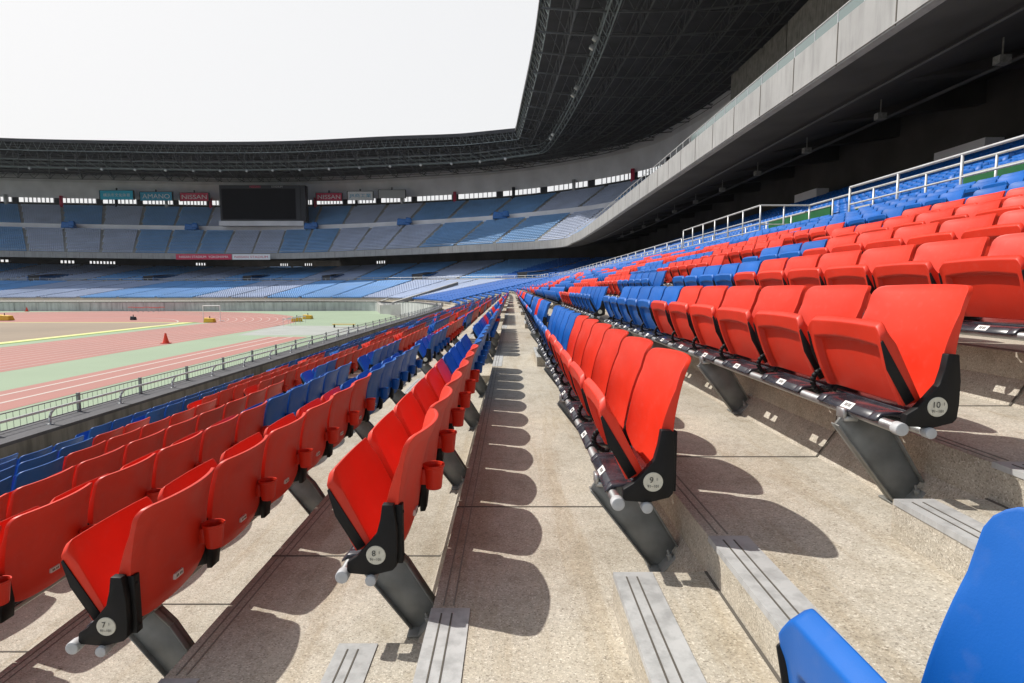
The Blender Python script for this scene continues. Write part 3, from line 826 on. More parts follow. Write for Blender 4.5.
def tier_rows(fn, xs, zs, s0, s1, secw, gap, colf, step=.5, scale=1.0):
    """rows along a curve; fn(s,x) plan; sections by actual length on the first row"""
    for r_, (x, z) in enumerate(zip(xs, zs)):
        s = s0; acc = 0; ref = fn(s0, xs[0]); 
        # walk in s with section positions measured in s so that stair aisles run radially
        ds_probe = .5
        while s < s1:
            k = int((s - s0) // secw); off = (s - s0) - k * secw
            p = fn(s, x); q = fn(s + .3, x)
            spd = (q - p).length / .3
            if off > secw - gap: s = s0 + (k + 1) * secw + 1e-4; continue
            ang = math.atan2(q.y - p.y, q.x - p.x) - math.pi / 2
            add_bulk((p.x, p.y, z), ang, colf(k, r_, off), 1, scale)
            s += step / max(.2, spd)
def blockc(pattern, pre='far'):
    return lambda k, r_, off: pre + ('blue' if pattern[k % len(pattern)] == 'b' else 'grey')
# far lower front bank (corner + end)
H2 = [1 + .5 * i for i in range(35)]
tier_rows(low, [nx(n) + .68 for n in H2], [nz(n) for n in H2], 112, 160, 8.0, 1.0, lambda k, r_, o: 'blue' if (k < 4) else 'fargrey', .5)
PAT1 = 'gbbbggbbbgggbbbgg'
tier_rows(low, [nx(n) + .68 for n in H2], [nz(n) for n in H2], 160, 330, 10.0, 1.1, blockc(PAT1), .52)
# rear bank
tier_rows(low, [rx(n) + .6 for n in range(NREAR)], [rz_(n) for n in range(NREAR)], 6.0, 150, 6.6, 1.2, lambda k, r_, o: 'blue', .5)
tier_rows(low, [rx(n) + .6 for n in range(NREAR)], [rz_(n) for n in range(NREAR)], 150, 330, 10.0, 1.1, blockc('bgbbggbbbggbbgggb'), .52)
# upper deck
def uz(v): return 15.0 + v * 33 * .60
UR1 = [.03 + i * .026 for i in range(17)]
UR2 = [.53 + i * .026 for i in range(17)]
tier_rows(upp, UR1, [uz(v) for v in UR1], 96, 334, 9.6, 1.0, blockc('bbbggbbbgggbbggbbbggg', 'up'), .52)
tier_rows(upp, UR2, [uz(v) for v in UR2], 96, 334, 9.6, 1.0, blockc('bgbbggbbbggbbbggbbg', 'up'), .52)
V = np.concatenate(bulk['v']).astype(np.float32)
loops = []; starts = []; totals = []
FF = {}
cnt = 0
arrs = []; tot = []
for f, n in bulk['f']:
    key = id(f)
    if key not in FF: FF[key] = (np.array([i for q in f for i in q], np.int32), np.array([len(q) for q in f], np.int32))
    a, t_ = FF[key]; arrs.append(a + n); tot.append(t_)
loops = np.concatenate(arrs); totals = np.concatenate(tot); starts = np.concatenate([[0], np.cumsum(totals)[:-1]]).astype(np.int32)
me = bpy.data.meshes.new('distant_folding_seats')
me.vertices.add(len(V)); me.vertices.foreach_set('co', V.ravel())
me.loops.add(len(loops)); me.loops.foreach_set('vertex_index', loops)
me.polygons.add(len(totals)); me.polygons.foreach_set('loop_start', starts); me.polygons.foreach_set('loop_total', totals)
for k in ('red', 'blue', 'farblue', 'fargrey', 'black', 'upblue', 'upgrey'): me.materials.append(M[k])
me.polygons.foreach_set('material_index', np.array(bulk['m'], np.int32))
me.update(calc_edges=True); me.validate()
tag(link('folding_seats', me), 'thousands of smaller red, blue and grey folding seats filling the farther terraces', 'seats', None, 'stuff')

# step blocks in the far aisles, coloured dark to imitate seat shadows
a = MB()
def aisle_shade_blocks(xs, zs, s0, s1, secw, gap):
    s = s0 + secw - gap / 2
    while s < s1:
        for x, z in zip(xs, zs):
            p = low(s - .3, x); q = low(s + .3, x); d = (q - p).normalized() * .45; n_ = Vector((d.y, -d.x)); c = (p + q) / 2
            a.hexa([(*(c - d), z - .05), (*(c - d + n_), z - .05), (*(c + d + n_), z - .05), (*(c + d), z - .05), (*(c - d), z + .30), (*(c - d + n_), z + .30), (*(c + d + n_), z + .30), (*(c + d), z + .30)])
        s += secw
H3 = H2[3:]
aisle_shade_blocks([nx(n) + .2 for n in H3], [nz(n) for n in H3], 160, 330, 10.0, 1.1)
aisle_shade_blocks([rx(n) + .2 for n in range(NREAR)], [rz_(n) for n in range(NREAR)], 150, 330, 10.0, 1.1)
aisle_shade_blocks([nx(n) + .2 for n in H3], [nz(n) for n in H3], 112, 160, 8.0, 1.0)
tag(a.obj('aisle_shade_blocks', M['coping']), kind='structure')

# ------------------------------------------------------------------ cross-aisle walls and railings
ca = MB(); stc = [s for s in STN if s >= 19.4]
loft(ca, lo(X_RAIL - .02), nz(18), lo(X_RAIL - .02), nz(19) + .22, [19.4] + stc); loft(ca, lo(X_RAIL - .02), nz(19) + .22, lo(X_RAIL + .14), nz(19) + .22, [19.4] + stc)
loft(ca, lo(X_RAIL + .14), nz(19), lo(X_RAIL + .14), nz(19) + .22, [19.4] + stc)
tag(ca.obj('cross_aisle_kerb', M['conc']), 'pale concrete kerb under the white railing behind the upper rows of seats', 'kerb')
def railing(name, label, pts, h, posts, rails=(1.0, .55), r=.028, closed_end=False):
    t = thing(name, label, 'railing', group='white pipe railings along the cross aisle')
    a = MB()
    for fr_ in rails:
        for p, q in zip(pts[:-1], pts[1:]): a.bar((p[0], p[1], p[2] + h * fr_), (q[0], q[1], q[2] + h * fr_), r if fr_ == 1 else r * .75, 8, cap=False)
    a.obj('rail_pipe', M['rail'], t, True)
    pm_ = MB(); pm_.bar((0, 0, -.02), (0, 0, h), r * .95, 8); pm_.box(-.05, .05, -.05, .05, 0, .012); pmm = pm_.mesh('rail_post', M['rail'], True)
    for p in posts: link('rail_post', pmm, t, p)
zA = nz(19)
railing('cross_aisle_railing', 'white pipe railing at upper right edge beside the nearest seat block', [(X_RAIL, y, zA) for y in (2, 14.2)], 7.67 - zA, [(X_RAIL, y, zA) for y in frange(2, 14.2, 1.75)], (1.0, .62, .12))
railing('cross_aisle_railing', 'white pipe railing starting at a square corner beyond the stair opening', [(X_RAIL + .06, y, zA + .22) for y in (19.4, 28)], 7.97 - zA - .22, [(X_RAIL + .06, y, zA + .22) for y in frange(19.4, 28, 1.45)], (1.0, .62, .30))
railing('cross_aisle_railing', 'long lower white pipe railing receding along the far cross aisle', [(*low(s, X_RAIL + .06), zA + .22) for s in frange(28.2, 110, 3)], 7.60 - zA - .22, [(*low(s, X_RAIL + .06), zA + .22) for s in frange(28.2, 110, 2.6)], (1.0, .5))
railing('cross_aisle_railing', 'short white crosswise railing closing the square corner of the cross aisle', [(X_RAIL + .06, 19.4, zA), (9.95, 19.4, zA)], 7.97 - zA, [(9.1, 19.4, zA), (9.95, 19.4, zA)], (1.0, .55))
railing('cross_aisle_railing', 'white pipe railing behind the aisle, running back from the square corner towards the right edge', [(9.95, 4, zA + .1), (9.95, 19.4, zA + .1)], 7.97 - zA - .1, [(9.95, y, zA + .1) for y in frange(4, 18, 2.0)], (1.0, .5))
railing('cross_aisle_railing', 'pale railing in front of the rear seats beyond the square corner', [(*low(s, 9.95), zA + .1) for s in frange(19.6, 112, 4)], 1.1, [(*low(s, 9.95), zA + .1) for s in frange(20.6, 112, 2.0)], (1.0, .5))
# far cross aisle railing (pale)
railing('cross_aisle_railing', 'thin pale railing between the two lower banks of the far end stand', [(*low(s, X_RAIL), zA) for s in frange(113, 345, 4)], 1.15, [(*low(s, X_RAIL), zA) for s in frange(113, 345, 4)], (1.0, .6, .25), r=.06)
gp = MB()
for i, (y0, y1, x, z0, z1) in enumerate([(20.6, 25.5, 11.3, 6.9, 8.1), (12.5, 14.6, 11.3, 6.9, 8.0), (5.5, 9.2, 12.6, 7.2, 8.4), (17.2, 17.9, 10.6, 6.6, 7.65)]):
    q = MB(); q.box(x, x + .12, y0, y1, z0, z1)
    q.box(x - .02, x + .14, y0 - .02, y1 + .02, z1, z1 + .05, 1)
    t = thing('vomitory_wall', ['green panel wall beside the square rail corner, longest of the green walls', 'short green panel wall behind the railing in the middle', 'green panel wall nearest the right picture edge', 'narrow bright green upright panel beside the rail corner'][i], 'wall', (0, 0, 0), 0, 'green walls at the stair openings')
    q.obj('panel', [M['green'], M['rail']], t)

# dark portals (openings) in the far rear bank
for i, s in enumerate([168, 197, 226, 258, 290, 140]):
    p = low(s, 9.9); q = low(s + 3.2, 9.9); p2 = low(s, 15); q2 = low(s + 3.2, 15)
    t = thing('vomitory', f'dark stair opening in the far end lower stand, {ORD[i]} of five from the right' if i < 5 else 'dark stair opening in the corner of the lower stand', 'stair opening', group='stair openings in the lower stand')
    a = MB(); z0, z1 = nz(19), 9.2
    for A_, B_ in ((p, p2), (q, q2)): a.hexa([(A_.x - .12, A_.y, z0), (A_.x + .12, A_.y, z0), (B_.x + .12, B_.y, z0), (B_.x - .12, B_.y, z0), (A_.x - .12, A_.y, z1 - 1), (A_.x + .12, A_.y, z1 - 1), (B_.x + .12, B_.y, z1), (B_.x - .12, B_.y, z1)])
    a.obj('side_wall', M['tarp'], t)
    a = MB(); a.quad([(p.x, p.y + .3, z0), (q.x, q.y + .3, z0), (q.x, q.y + .3, z1 - .6), (p.x, p.y + .3, z1 - .6)]); a.quad([(p.x, p.y + .3, z1 - .6), (q.x, q.y + .3, z1 - .6), (q2.x, q2.y, z1 + .1), (p2.x, p2.y, z1 + .1)])
    a.obj('dark_opening', M['frame'], t)

# concrete gateway where the end stand meets the side stand
gt = thing('pitch_gateway', 'pale concrete gateway and ramp walls at the corner of the pitch', 'gateway')
a = MB()
def wallseg(a, p, q, z0, z1a, z1b, th=.5, k=0):
    p = Vector(p); q = Vector(q); d = (q - p).normalized(); n = Vector((-d.y, d.x)) * th / 2
    a.hexa([(*(p - n), z0), (*(q - n), z0), (*(q + n), z0), (*(p + n), z0), (*(p - n), z1a), (*(q - n), z1b), (*(q + n), z1b), (*(p + n), z1a)], k)
wallseg(a, (-29.6, 126.2), (-25.5, 112), -.01, 1.95, 1.7, .7)
wallseg(a, (-29.2, 126.2), (-20.5, 143), 0, 2.1, 6.4, .5)
wallseg(a, (-23.5, 112.5), (-12.5, 131), 1.0, 2.3, 6.4, .5)
wallseg(a, (-20.8, 143), (-12.5, 141), 4, 6.5, 6.5, .6)
wallseg(a, (-25.5, 112), (-19, 106), -.01, 1.7, 2.2, .6)
wallseg(a, (-21, 108), (-11, 90), 2.0, 2.5, 2.7, .4)
a.obj('ramp_wall', M['conc'], gt)

# ------------------------------------------------------------------ lower stand rear wall, columns, soffit
rw = thing('rear_concourse_wall', 'dark rear wall of piers and lit gaps under the upper deck', 'wall')
a = MB(); X0 = rx(NREAR) + 1.6
sr_ = [s for s in STN]
k = 0
for s0, s1 in zip(sr_[:-1], sr_[1:]):
    p0, p1 = low(s0, X0), low(s1, X0)
    k += 1
    gap = s0 > 150 and (k % 3 != 0) and random.random() < .28
    if not gap: a.quad([(p0.x, p0.y, 9), (p1.x, p1.y, 9), (p1.x, p1.y, 17.5), (p0.x, p0.y, 17.5)])
    else:
        a.quad([(p0.x, p0.y, 9), (p1.x, p1.y, 9), (p1.x, p1.y, 13.3), (p0.x, p0.y, 13.3)])
        a.quad([(p0.x, p0.y, 14.2), (p1.x, p1.y, 14.2), (p1.x, p1.y, 17.5), (p0.x, p0.y, 17.5)])
        for u in (0, .25, .5, .75):
            q = p0 + (p1 - p0) * (u + .05); a.box(q.x - .2, q.x + .2, q.y - .1, q.y + .1, 13, 14.5)
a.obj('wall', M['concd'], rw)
a = MB()
for y, z0, z1, x in ((9.5, 9.5, 12.6, 24.6), (22, 9.5, 12.6, 24.6), (30.5, 9.5, 13.0, 24.6), (47, 10, 13.2, 24.6)):
    a = MB(); a.box(x, x + 1, y, y + 3.6, z0, z1)
    a.obj('pale_pier', M['bandc'], rw)
sd = thing('upper_deck', 'cantilevered upper stand with pale panelled front edge and rows of seats', 'grandstand')
a = MB()
loft(a, lambda s: upp(s, .004), 14.06, lambda s: upp(s, .12), 14.3)
loft(a, lambda s: upp(s, .12), 14.3, lambda s: upp(s, .60), 18.4)
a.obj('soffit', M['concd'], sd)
for s in frange(-8, 330, 7.0):
    a = MB(); p, q = upp(s, .02), upp(s, .55); d = (upp(s + 1, .3) - upp(s, .3)).normalized() * .35
    a.hexa([(p.x - d.x, p.y - d.y, 13.95 + .15), (q.x - d.x, q.y - d.y, 16.2), (q.x + d.x, q.y + d.y, 16.2), (p.x + d.x, p.y + d.y, 13.95 + .15), (p.x - d.x, p.y - d.y, 14.2), (q.x - d.x, q.y - d.y, 18.2), (q.x + d.x, q.y + d.y, 18.2), (p.x + d.x, p.y + d.y, 14.2)])
    a.obj('soffit_beam', M['concd'], sd)
for v_, z_, r_ in ((.10, 14.05, .06), (.27, 15.0, .09)):
    a = MB()
    for s0, s1 in zip(STN[:-1], STN[1:]):
        if s0 < 110: p, q = upp(s0, v_), upp(s1, v_); a.bar((p.x, p.y, z_), (q.x, q.y, z_), r_, 8, 0, False)
    a.obj('soffit_pipe', M['truss'], sd, True)
for j, s in enumerate(frange(8, 92, 7.0)):
    p = upp(s, .16); a = MB(); a.bar((p.x, p.y, 14.4), (p.x, p.y, 13.75), .03, 6); a.box(p.x - .22, p.x + .22, p.y - .16, p.y + .16, 13.45, 13.75)
    a.obj('hanging_lamp', M['legsteel'], sd)
a = MB()
loft(a, BC, 14.05, BC, 15.75, k=0)
loft(a, BC, 14.05, lambda s: upp(s, .012), 14.05, k=0); loft(a, BC, 15.75, lambda s: upp(s, .012), 15.75, k=0)
for s in frange(-30 + .4, 330, 3.55):      # panel joints
    p = BC(s); q = BC(s + .05); d = (q - p).normalized(); nrm = Vector((-d.y, d.x))
    a.hexa([(p.x - d.x * .03 + nrm.x * .012, p.y - d.y * .03 + nrm.y * .012, 14.06), (p.x + d.x * .03 + nrm.x * .012, p.y + d.y * .03 + nrm.y * .012, 14.06), (p.x + d.x * .03 - nrm.x * .02, p.y + d.y * .03 - nrm.y * .02, 14.06), (p.x - d.x * .03 - nrm.x * .02, p.y - d.y * .03 - nrm.y * .02, 14.06),
            (p.x - d.x * .03 + nrm.x * .012, p.y - d.y * .03 + nrm.y * .012, 15.74), (p.x + d.x * .03 + nrm.x * .012, p.y + d.y * .03 + nrm.y * .012, 15.74), (p.x + d.x * .03 - nrm.x * .02, p.y + d.y * .03 - nrm.y * .02, 15.74), (p.x - d.x * .03 - nrm.x * .02, p.y - d.y * .03 - nrm.y * .02, 15.74)], 1)
# lip line near the bottom edge
for s0, s1 in zip(STN[:-1], STN[1:]):
    p, q = BC(s0), BC(s1); d = (q - p).normalized(); n_ = Vector((-d.y, d.x)) * .03
    a.bar((p.x + n_.x, p.y + n_.y, 14.14), (q.x + n_.x, q.y + n_.y, 14.14), .03, 4, 0, False)
a.obj('front_fascia', [M['panel'], M['groove']], sd)
a = MB(); ug = MB()
for s0, s1 in zip(STN[:-1], STN[1:]):
    p, q = upp(s0, .008), upp(s1, .008)
    a.bar((p.x, p.y, 16.42), (q.x, q.y, 16.42), .035, 6, 0, False); a.bar((p.x, p.y, 15.86), (q.x, q.y, 15.86), .02, 4, 0, False)
    if s1 <= 46: ug.quad([(p.x, p.y, 15.88), (q.x, q.y, 15.88), (q.x, q.y, 16.38), (p.x, p.y, 16.38)])
for s in frange(-20, 120, 1.78):
    p = upp(s, .008); a.bar((p.x, p.y, 15.75), (p.x, p.y, 16.42), .03, 6)
a.obj('deck_railing', M['rail'], sd); ug.obj('railing_glass', M['glass'], sd)
a = MB()
vsteps = [.012] + [v - .005 for v in UR1] + [.47, .52] + [v - .005 for v in UR2] + [.985]
for v0, v1 in zip(vsteps[:-1], vsteps[1:]):
    z = uz(v0) if v0 > .02 else 15.3
    loft(a, (lambda v: (lambda s: upp(s, v)))(v0), z, (lambda v: (lambda s: upp(s, v)))(v1), z, [s for s in STN if s > 60])
    loft(a, (lambda v: (lambda s: upp(s, v)))(v1), z, (lambda v: (lambda s: upp(s, v)))(v1), uz(v1), [s for s in STN if s > 60])
loft(a, lambda s: upp(s, .02), 15.3, lambda s: upp(s, 1), uz(1) - .8, [s for s in STN if s <= 64])
a.obj('seating_steps', M['conc'], sd)
a = MB()    # pale cross-aisle wall on the upper deck
loft(a, lambda s: upp(s, .515), uz(.47), lambda s: upp(s, .515), uz(.515) + 1.0, [s for s in STN if s > 60])
a.obj('cross_aisle_wall', M['bandc'], sd)
# back wall: window strip with piers, then concrete band
ZW0, ZW1, ZB = 35.6, 37.1, 42.6
a = MB()
loft(a, UC, 15.0, UC, ZW0 - .1, k=0)
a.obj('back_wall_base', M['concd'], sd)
a = MB(); loft(a, lambda s: upp(s, .985), ZW1, lambda s: upp(s, .96), ZB); loft(a, lambda s: upp(s, .96), ZB, lambda s: upp(s, 1.0), ZR + .3); loft(a, lambda s: upp(s, .985), ZW1, lambda s: upp(s, 1.0), ZW1)
a.obj('back_wall_band', M['bandc'], sd)
a = MB()
for j, s in enumerate(frange(90, 335, 9.6)):
    for u in range(8):
        p = UC(s + u * .95 + 1.2); a.bar((p.x, p.y, ZW0 - .3), (p.x, p.y, ZW1 + .1), .20, 4)
    p, q = UC(s - .2), UC(s + 1.2); b2 = MB()
    b2.hexa([(p.x, p.y - .1, ZW0 - .3), (q.x, q.y - .1, ZW0 - .3), (q.x, q.y + .3, ZW0 - .3), (p.x, p.y + .3, ZW0 - .3), (p.x, p.y - .1, ZW1 + .1), (q.x, q.y - .1, ZW1 + .1), (q.x, q.y + .3, ZW1 + .1), (p.x, p.y + .3, ZW1 + .1)])
    b2.obj('window_pier', M['frame'], sd)
a.obj('window_mullions', M['bandc'], sd)
colm = [M['signred'], M['rail'], M['frame']]; cn = ['dark red', 'pale grey', 'navy']
for j, s in enumerate(frange(100, 325, 12.2)):
    p = upp(s, .955)
    a = MB(); a.bar((p.x, p.y, uz(.93)), (p.x, p.y, ZW1 + .6), .55, 12)
    a.obj('column', colm[j % 3], sd, True)

# near side end wall seen above the fascia
a = MB()
for s0, s1, zt, vv in ((20, 60, 43.4, .80), (60, 79, 42.2, .78), (82, 98, 43.4, .82)):
    p, q = upp(s0, vv), upp(s1, vv); a.hexa([(p.x, p.y, 30), (q.x, q.y, 30), (q.x + 1, q.y, 30), (p.x + 1, p.y, 30), (p.x, p.y, zt), (q.x, q.y, zt), (q.x + 1, q.y, zt), (p.x + 1, p.y, zt)])
a.obj('side_back_wall', M['wallc'], sd)

# ------------------------------------------------------------------ roof
rf = thing('stadium_roof', 'wide dark steel truss roof sweeping round above the stands', 'roof')
a = MB()
for v0, v1 in zip([0, .1, .22, .35, .5, .65, .8, .95], [.1, .22, .35, .5, .65, .8, .95, 1.08]):
    zf = lambda v: ZR - .2 - 1.0 * v
    loft(a, (lambda v: (lambda s: roo(s, v)))(v0), zf(v0), (lambda v: (lambda s: roo(s, v)))(v1), zf(v1))
loft(a, RC, ZR - .2, RC, ZR - 1.1)
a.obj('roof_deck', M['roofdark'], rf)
def P3(s, v, z): p = roo(s, v); return (p.x, p.y, z)
a = MB()
for v in [.05 * i + .03 for i in range(20)]:          # purlins
    for s0, s1 in zip(STN[:-1], STN[1:]): a.bar(P3(s0, v, ZR - 1.5 - v), P3(s1, v, ZR - 1.5 - v), .08, 4, 0, False)
a.obj('purlins', M['truss'], rf)
rs = frange(-20, 340, 7.2)
for s in rs:
    a = MB(); N = 10
    zt = lambda v: ZR - 1.0 - v; zb = lambda v: ZR - 2.6 - 2.4 * math.sin(math.pi * min(1, .25 + v * .75))
    for i in range(N):
        v0, v1 = i / N, (i + 1) / N
        a.bar(P3(s, v0, zb(v0)), P3(s, v1, zb(v1)), .14, 4, 0, False)
        a.bar(P3(s, v0, zt(v0)), P3(s, v1, zt(v1)), .12, 4, 0, False)
        vm = (v0 + v1) / 2
        a.bar(P3(s, v0, zb(v0)), P3(s, vm, zt(vm)), .06, 4, 0, False); a.bar(P3(s, vm, zt(vm)), P3(s, v1, zb(v1)), .06, 4, 0, False)
    a.obj('rafter_truss', M['truss'], rf)
def long_truss(name, v, ztop, zbot, st, m, r=.11, v2=None):
    a = MB(); v2 = v if v2 is None else v2
    ss = frange(-20, 340, st)
    for s0, s1 in zip(ss[:-1], ss[1:]):
        a.bar(P3(s0, v, ztop), P3(s1, v, ztop), r, 4, 0, False); a.bar(P3(s0, v2, zbot), P3(s1, v2, zbot), r, 4, 0, False)
        sm = (s0 + s1) / 2
        a.bar(P3(s0, v2, zbot), P3(sm, v, ztop), r * .6, 4, 0, False); a.bar(P3(sm, v, ztop), P3(s1, v2, zbot), r * .6, 4, 0, False)
    a.obj(name, m, rf)
long_truss('edge_truss', .006, ZR - .6, ZR - 3.0, 2.4, M['catw'], .10, .03)
long_truss('inner_truss', .11, ZR - 1.4, ZR - 4.6, 3.6, M['truss'], .12)
for v in (.35, .5, .65, .8): long_truss('cross_truss', v, ZR - 1.8, ZR - 4.4, 3.6, M['truss'], .12)
# lighting catwalk
a = MB(); ss = frange(-20, 340, 3.0); vc, zc = .215, ZR - 6.0
for s0, s1 in zip(ss[:-1], ss[1:]):
    for vv, zz, r_ in ((vc - .012, zc, .12), (vc + .018, zc, .12), (vc - .012, zc + 1.2, .06), (vc + .018, zc + 1.2, .06), (vc, zc + 2.2, .12)):
        a.bar(P3(s0, vv, zz), P3(s1, vv, zz), r_, 4, 0, False)
    a.bar(P3(s0, vc - .012, zc), P3(s1, vc, zc + 2.2), .07, 4, 0, False); a.bar(P3(s0, vc + .018, zc), P3(s0, vc, zc + 4.2), .07, 4, 0, False)
    a.bar(P3(s0, vc - .012, zc), P3(s1, vc + .018, zc), .06, 4, 0, False)
a.obj('lighting_catwalk', M['catw'], rf)
M['lamp'] = mat('lamp_glass', (.55, .55, .5), .2)
fl = MB(); fl.box(-.35, .35, -.25, .25, -.75, -.1); flm = refine(fl.mesh('lamp_body', M['galv']), .05, 2)
fg = MB(); fg.box(-.30, .30, -.2, .2, -.79, -.752); fgm = fg.mesh('lamp_glass', M['lamp'])
fy = MB(); fy.bar((-.42, 0, -.45), (-.42, 0, .12), .03, 6); fy.bar((.42, 0, -.45), (.42, 0, .12), .03, 6); fy.bar((-.42, 0, .1), (.42, 0, .1), .03, 6); fym = fy.mesh('yoke', M['catw'])
fls = [38, 41, 50, 53, 62, 65, 78, 81, 96, 99, 120, 123] + [150 + 9 * i for i in range(19)]
for j, s in enumerate(fls):
    p = roo(s, vc - .022)
    where = f'{j + 1} along from the near end of the side stand' 
    t = thing('floodlight', (f'grey floodlight on the catwalk under the side roof, {ORD[j]} from the near end' if j < 12 else f'grey floodlight on the catwalk under the far roof, {ORD[j - 12]} from the right'), 'floodlight', (p.x, p.y, zc - .1), random.uniform(-.2, .2), 'floodlights under the side roof' if j < 12 else 'floodlights under the far end roof')
    bdy = link('lamp_body', flm, t); gl = link('lamp_glass', fgm, t); link('yoke', fym, t)
    for o in (bdy, gl): o.rotation_euler = (random.uniform(-.2, .2), .6, 0)

# ------------------------------------------------------------------ scoreboard and signs
def at(px, py, Y):   # world point seen at pixel for depth Y (horizon 287, vp 515)
    cp_, sp_ = math.cos(R(5.46)), math.sin(R(5.46))
    d = Y * cp_ / (1 + (287 - py) * cp_ * sp_ / FPX)
    return (px - 512) * d / FPX, CAMZ + (287 - py) * cp_ * d / FPX
Ys = 196.0
sbd = thing('scoreboard', 'large black scoreboard screen in a dark frame below the far roof', 'scoreboard')
x0, z1 = at(219, 185, Ys); x1, z0 = at(301, 221, Ys)
a = MB(); a.box(x0, x1, Ys, Ys + 1.2, z0, z1); a.obj('cabinet', M['frame'], sbd)
a = MB(); a.box(x0 + .7, x1 - 1.6, Ys - .06, Ys - .002, z0 + .6, z1 - 1.2); a.obj('screen', M['screen'], sbd)
a = MB(); a.box(x0 - .5, x1 + 1.0, Ys - .3, Ys + 3, z0 - 1.6, z0 - .003); a.obj('ledge', M['bandc'], sbd)
a = MB(); xa = x1 + .004; a.box(xa, xa + 1.6, Ys + .2, Ys + 3, z0 + .1, z1); a.obj('side_box', M['frame'], sbd)
tm = text_mesh('NISSAN', 1.1, M['signred'], .02); tx = link('lettering', tm, sbd); xm, zm = at(255, 186.8, Ys); tx.location = (xm, Ys - .05, z1 - .6); tx.rotation_euler = (R(90), 0, 0)
tm = text_mesh('STADIUM', .9, M['signgrey'], .02); tx = link('lettering', tm, sbd); xm, zm = at(277, 186.8, Ys); tx.location = (xm, Ys - .05, z1 - .6); tx.rotation_euler = (R(90), 0, 0)
def fitted(body, w_, h_, m):
    me_ = text_mesh(body, 1, m, .0)
    n = len(me_.vertices)
    if n == 0: return me_
    c = np.zeros(n * 3); me_.vertices.foreach_get('co', c); c = c.reshape(-1, 3)
    mn, mx_ = c.min(0), c.max(0); c[:, 0] = (c[:, 0] - (mn[0] + mx_[0]) / 2) * w_ / (mx_[0] - mn[0]); c[:, 1] = (c[:, 1] - (mn[1] + mx_[1]) / 2) * h_ / (mx_[1] - mn[1])
    me_.vertices.foreach_set('co', c.ravel()); return me_
def sign(px0, px1, py0, py1, Y, m, txt, tmat, label, cat='sign', grp=None, rz=0, tw=.8, th_=.5):
    xa, za = at(px0, py1, Y); xb, zb = at(px1, py0, Y); xc = (xa + xb) / 2; zc_ = (za + zb) / 2; wd = xb - xa; ht = zb - za
    t = thing('sign_board' if cat == 'sign' else 'banner', label, cat, (xc, Y, zc_), rz, grp)
    a = MB(); a.box(-wd / 2, wd / 2, 0, .5 if cat == 'sign' else .05, -ht / 2, ht / 2, 0)
    if cat == 'sign':
        for q in (-wd / 2, wd / 2): a.box(q - .12, q + .12, -.08, .6, -ht / 2 - .08, ht / 2 + .08, 1)
        a.box(-wd / 2, wd / 2, -.06, .55, ht / 2 + .003, ht / 2 + .14, 1)
        a.bar((0, .2, ht / 2), (0, .2, ht / 2 + .9), .25, 6, 1)
    a.obj('board', [m, M['frame']], t)
    if txt:
        l = link('lettering', fitted(txt, wd * tw, ht * th_, tmat), t, (0, -.02, 0)); l.rotation_euler = (R(90), 0, 0)
sign(100, 133, 190.5, 199.5, 205, M['signblue'], '横浜市文化体育館'[:7], M['signwhite'], 'bright light blue sign board with small white characters, leftmost of the boards', th_=.38)
sign(140, 172, 192, 200.5, 206, M['signteal'], 'AMANO', M['signwhite'], 'teal blue sign board reading AMANO in white capitals', tw=.84, th_=.52)
sign(180, 208.5, 192.8, 201, 207, M['signred'], 'NISSAN', M['signwhite'], 'crimson sign board reading NISSAN, left of the scoreboard', tw=.86, th_=.5)
sign(316, 342, 193, 200.8, 204, M['signred'], 'NISSAN', M['signwhite'], 'crimson sign board reading NISSAN, right of the scoreboard', tw=.86, th_=.5)
sign(347.5, 373, 191.5, 200, 202, M['signwhite'], 'JR商工業', M['signteal'], 'white sign board with blue characters, right of the right crimson board', tw=.84, th_=.52)
sign(378.5, 405.5, 190, 198, 200, M['signgrey'], '', M['signwhite'], 'blank pale grey sign board, rightmost of the boards')
# banners on the far fascia
for (pa, pb, m, txt, tmm, lab, yy) in ((176, 231.5, M['signred'], 'NISSAN STADIUM  YOKOHAMA', M['signwhite'], 'crimson banner with white lettering on the far balcony edge', 256.8), (232.5, 270, M['signwhite'], 'NISSAN STADIUM', M['signred'], 'white banner with red and grey lettering on the far balcony edge', 256.9)):
    Yb = min(BC(s).y for s in frange(215, 262, 1)) - .45
    Yb = 179.4
    sign(pa, pb, yy - 2.7, yy + 2.7, Yb, m, txt, tmm, lab, 'banner', None, 0, .88, .42)

# blue covered camera positions on the upper deck
for j, (px, py) in enumerate(((77, 226), (196, 228), (314, 228), (406, 226), (500, 218))):
    best = min(frange(140, 335, 1), key=lambda s: abs(512 + upp(s, .47).x * FPX / upp(s, .47).y - px))
    p = upp(best, .46)
    t = thing('covered_camera', f'blue tarpaulin-covered camera stand on the upper deck aisle, {ORD[j]} of five from the left', 'camera', (p.x, p.y, uz(.47)), 0, 'blue covered cameras on the upper deck')
    a = MB(); a.hexa([(-2.3, -1, .3), (2.1, -1, .3), (2.1, 1, .3), (-2.3, 1, .3), (-2.0, -.8, 2.4), (1.5, -.8, 2.1), (1.4, .8, 2.2), (-1.9, .8, 2.5)])
    a.hexa([(.5, -1.4, 1.0), (2.6, -1.4, .9), (2.6, -.2, .9), (.5, -.2, 1.0), (.7, -1.2, 2.7), (2.3, -1.2, 2.5), (2.3, -.4, 2.5), (.7, -.4, 2.7)])
    link('tarpaulin', refine(a.mesh('tarpaulin', M['tarp']), .25, 3), t)
    a = MB()
    for lx, ly in ((-1.6, -.7), (1.4, -.7), (0, .8)): a.bar((lx, ly, -.5), (lx * .7, ly * .7, .5), .08, 6)
    a.obj('leg', M['truss'], t)

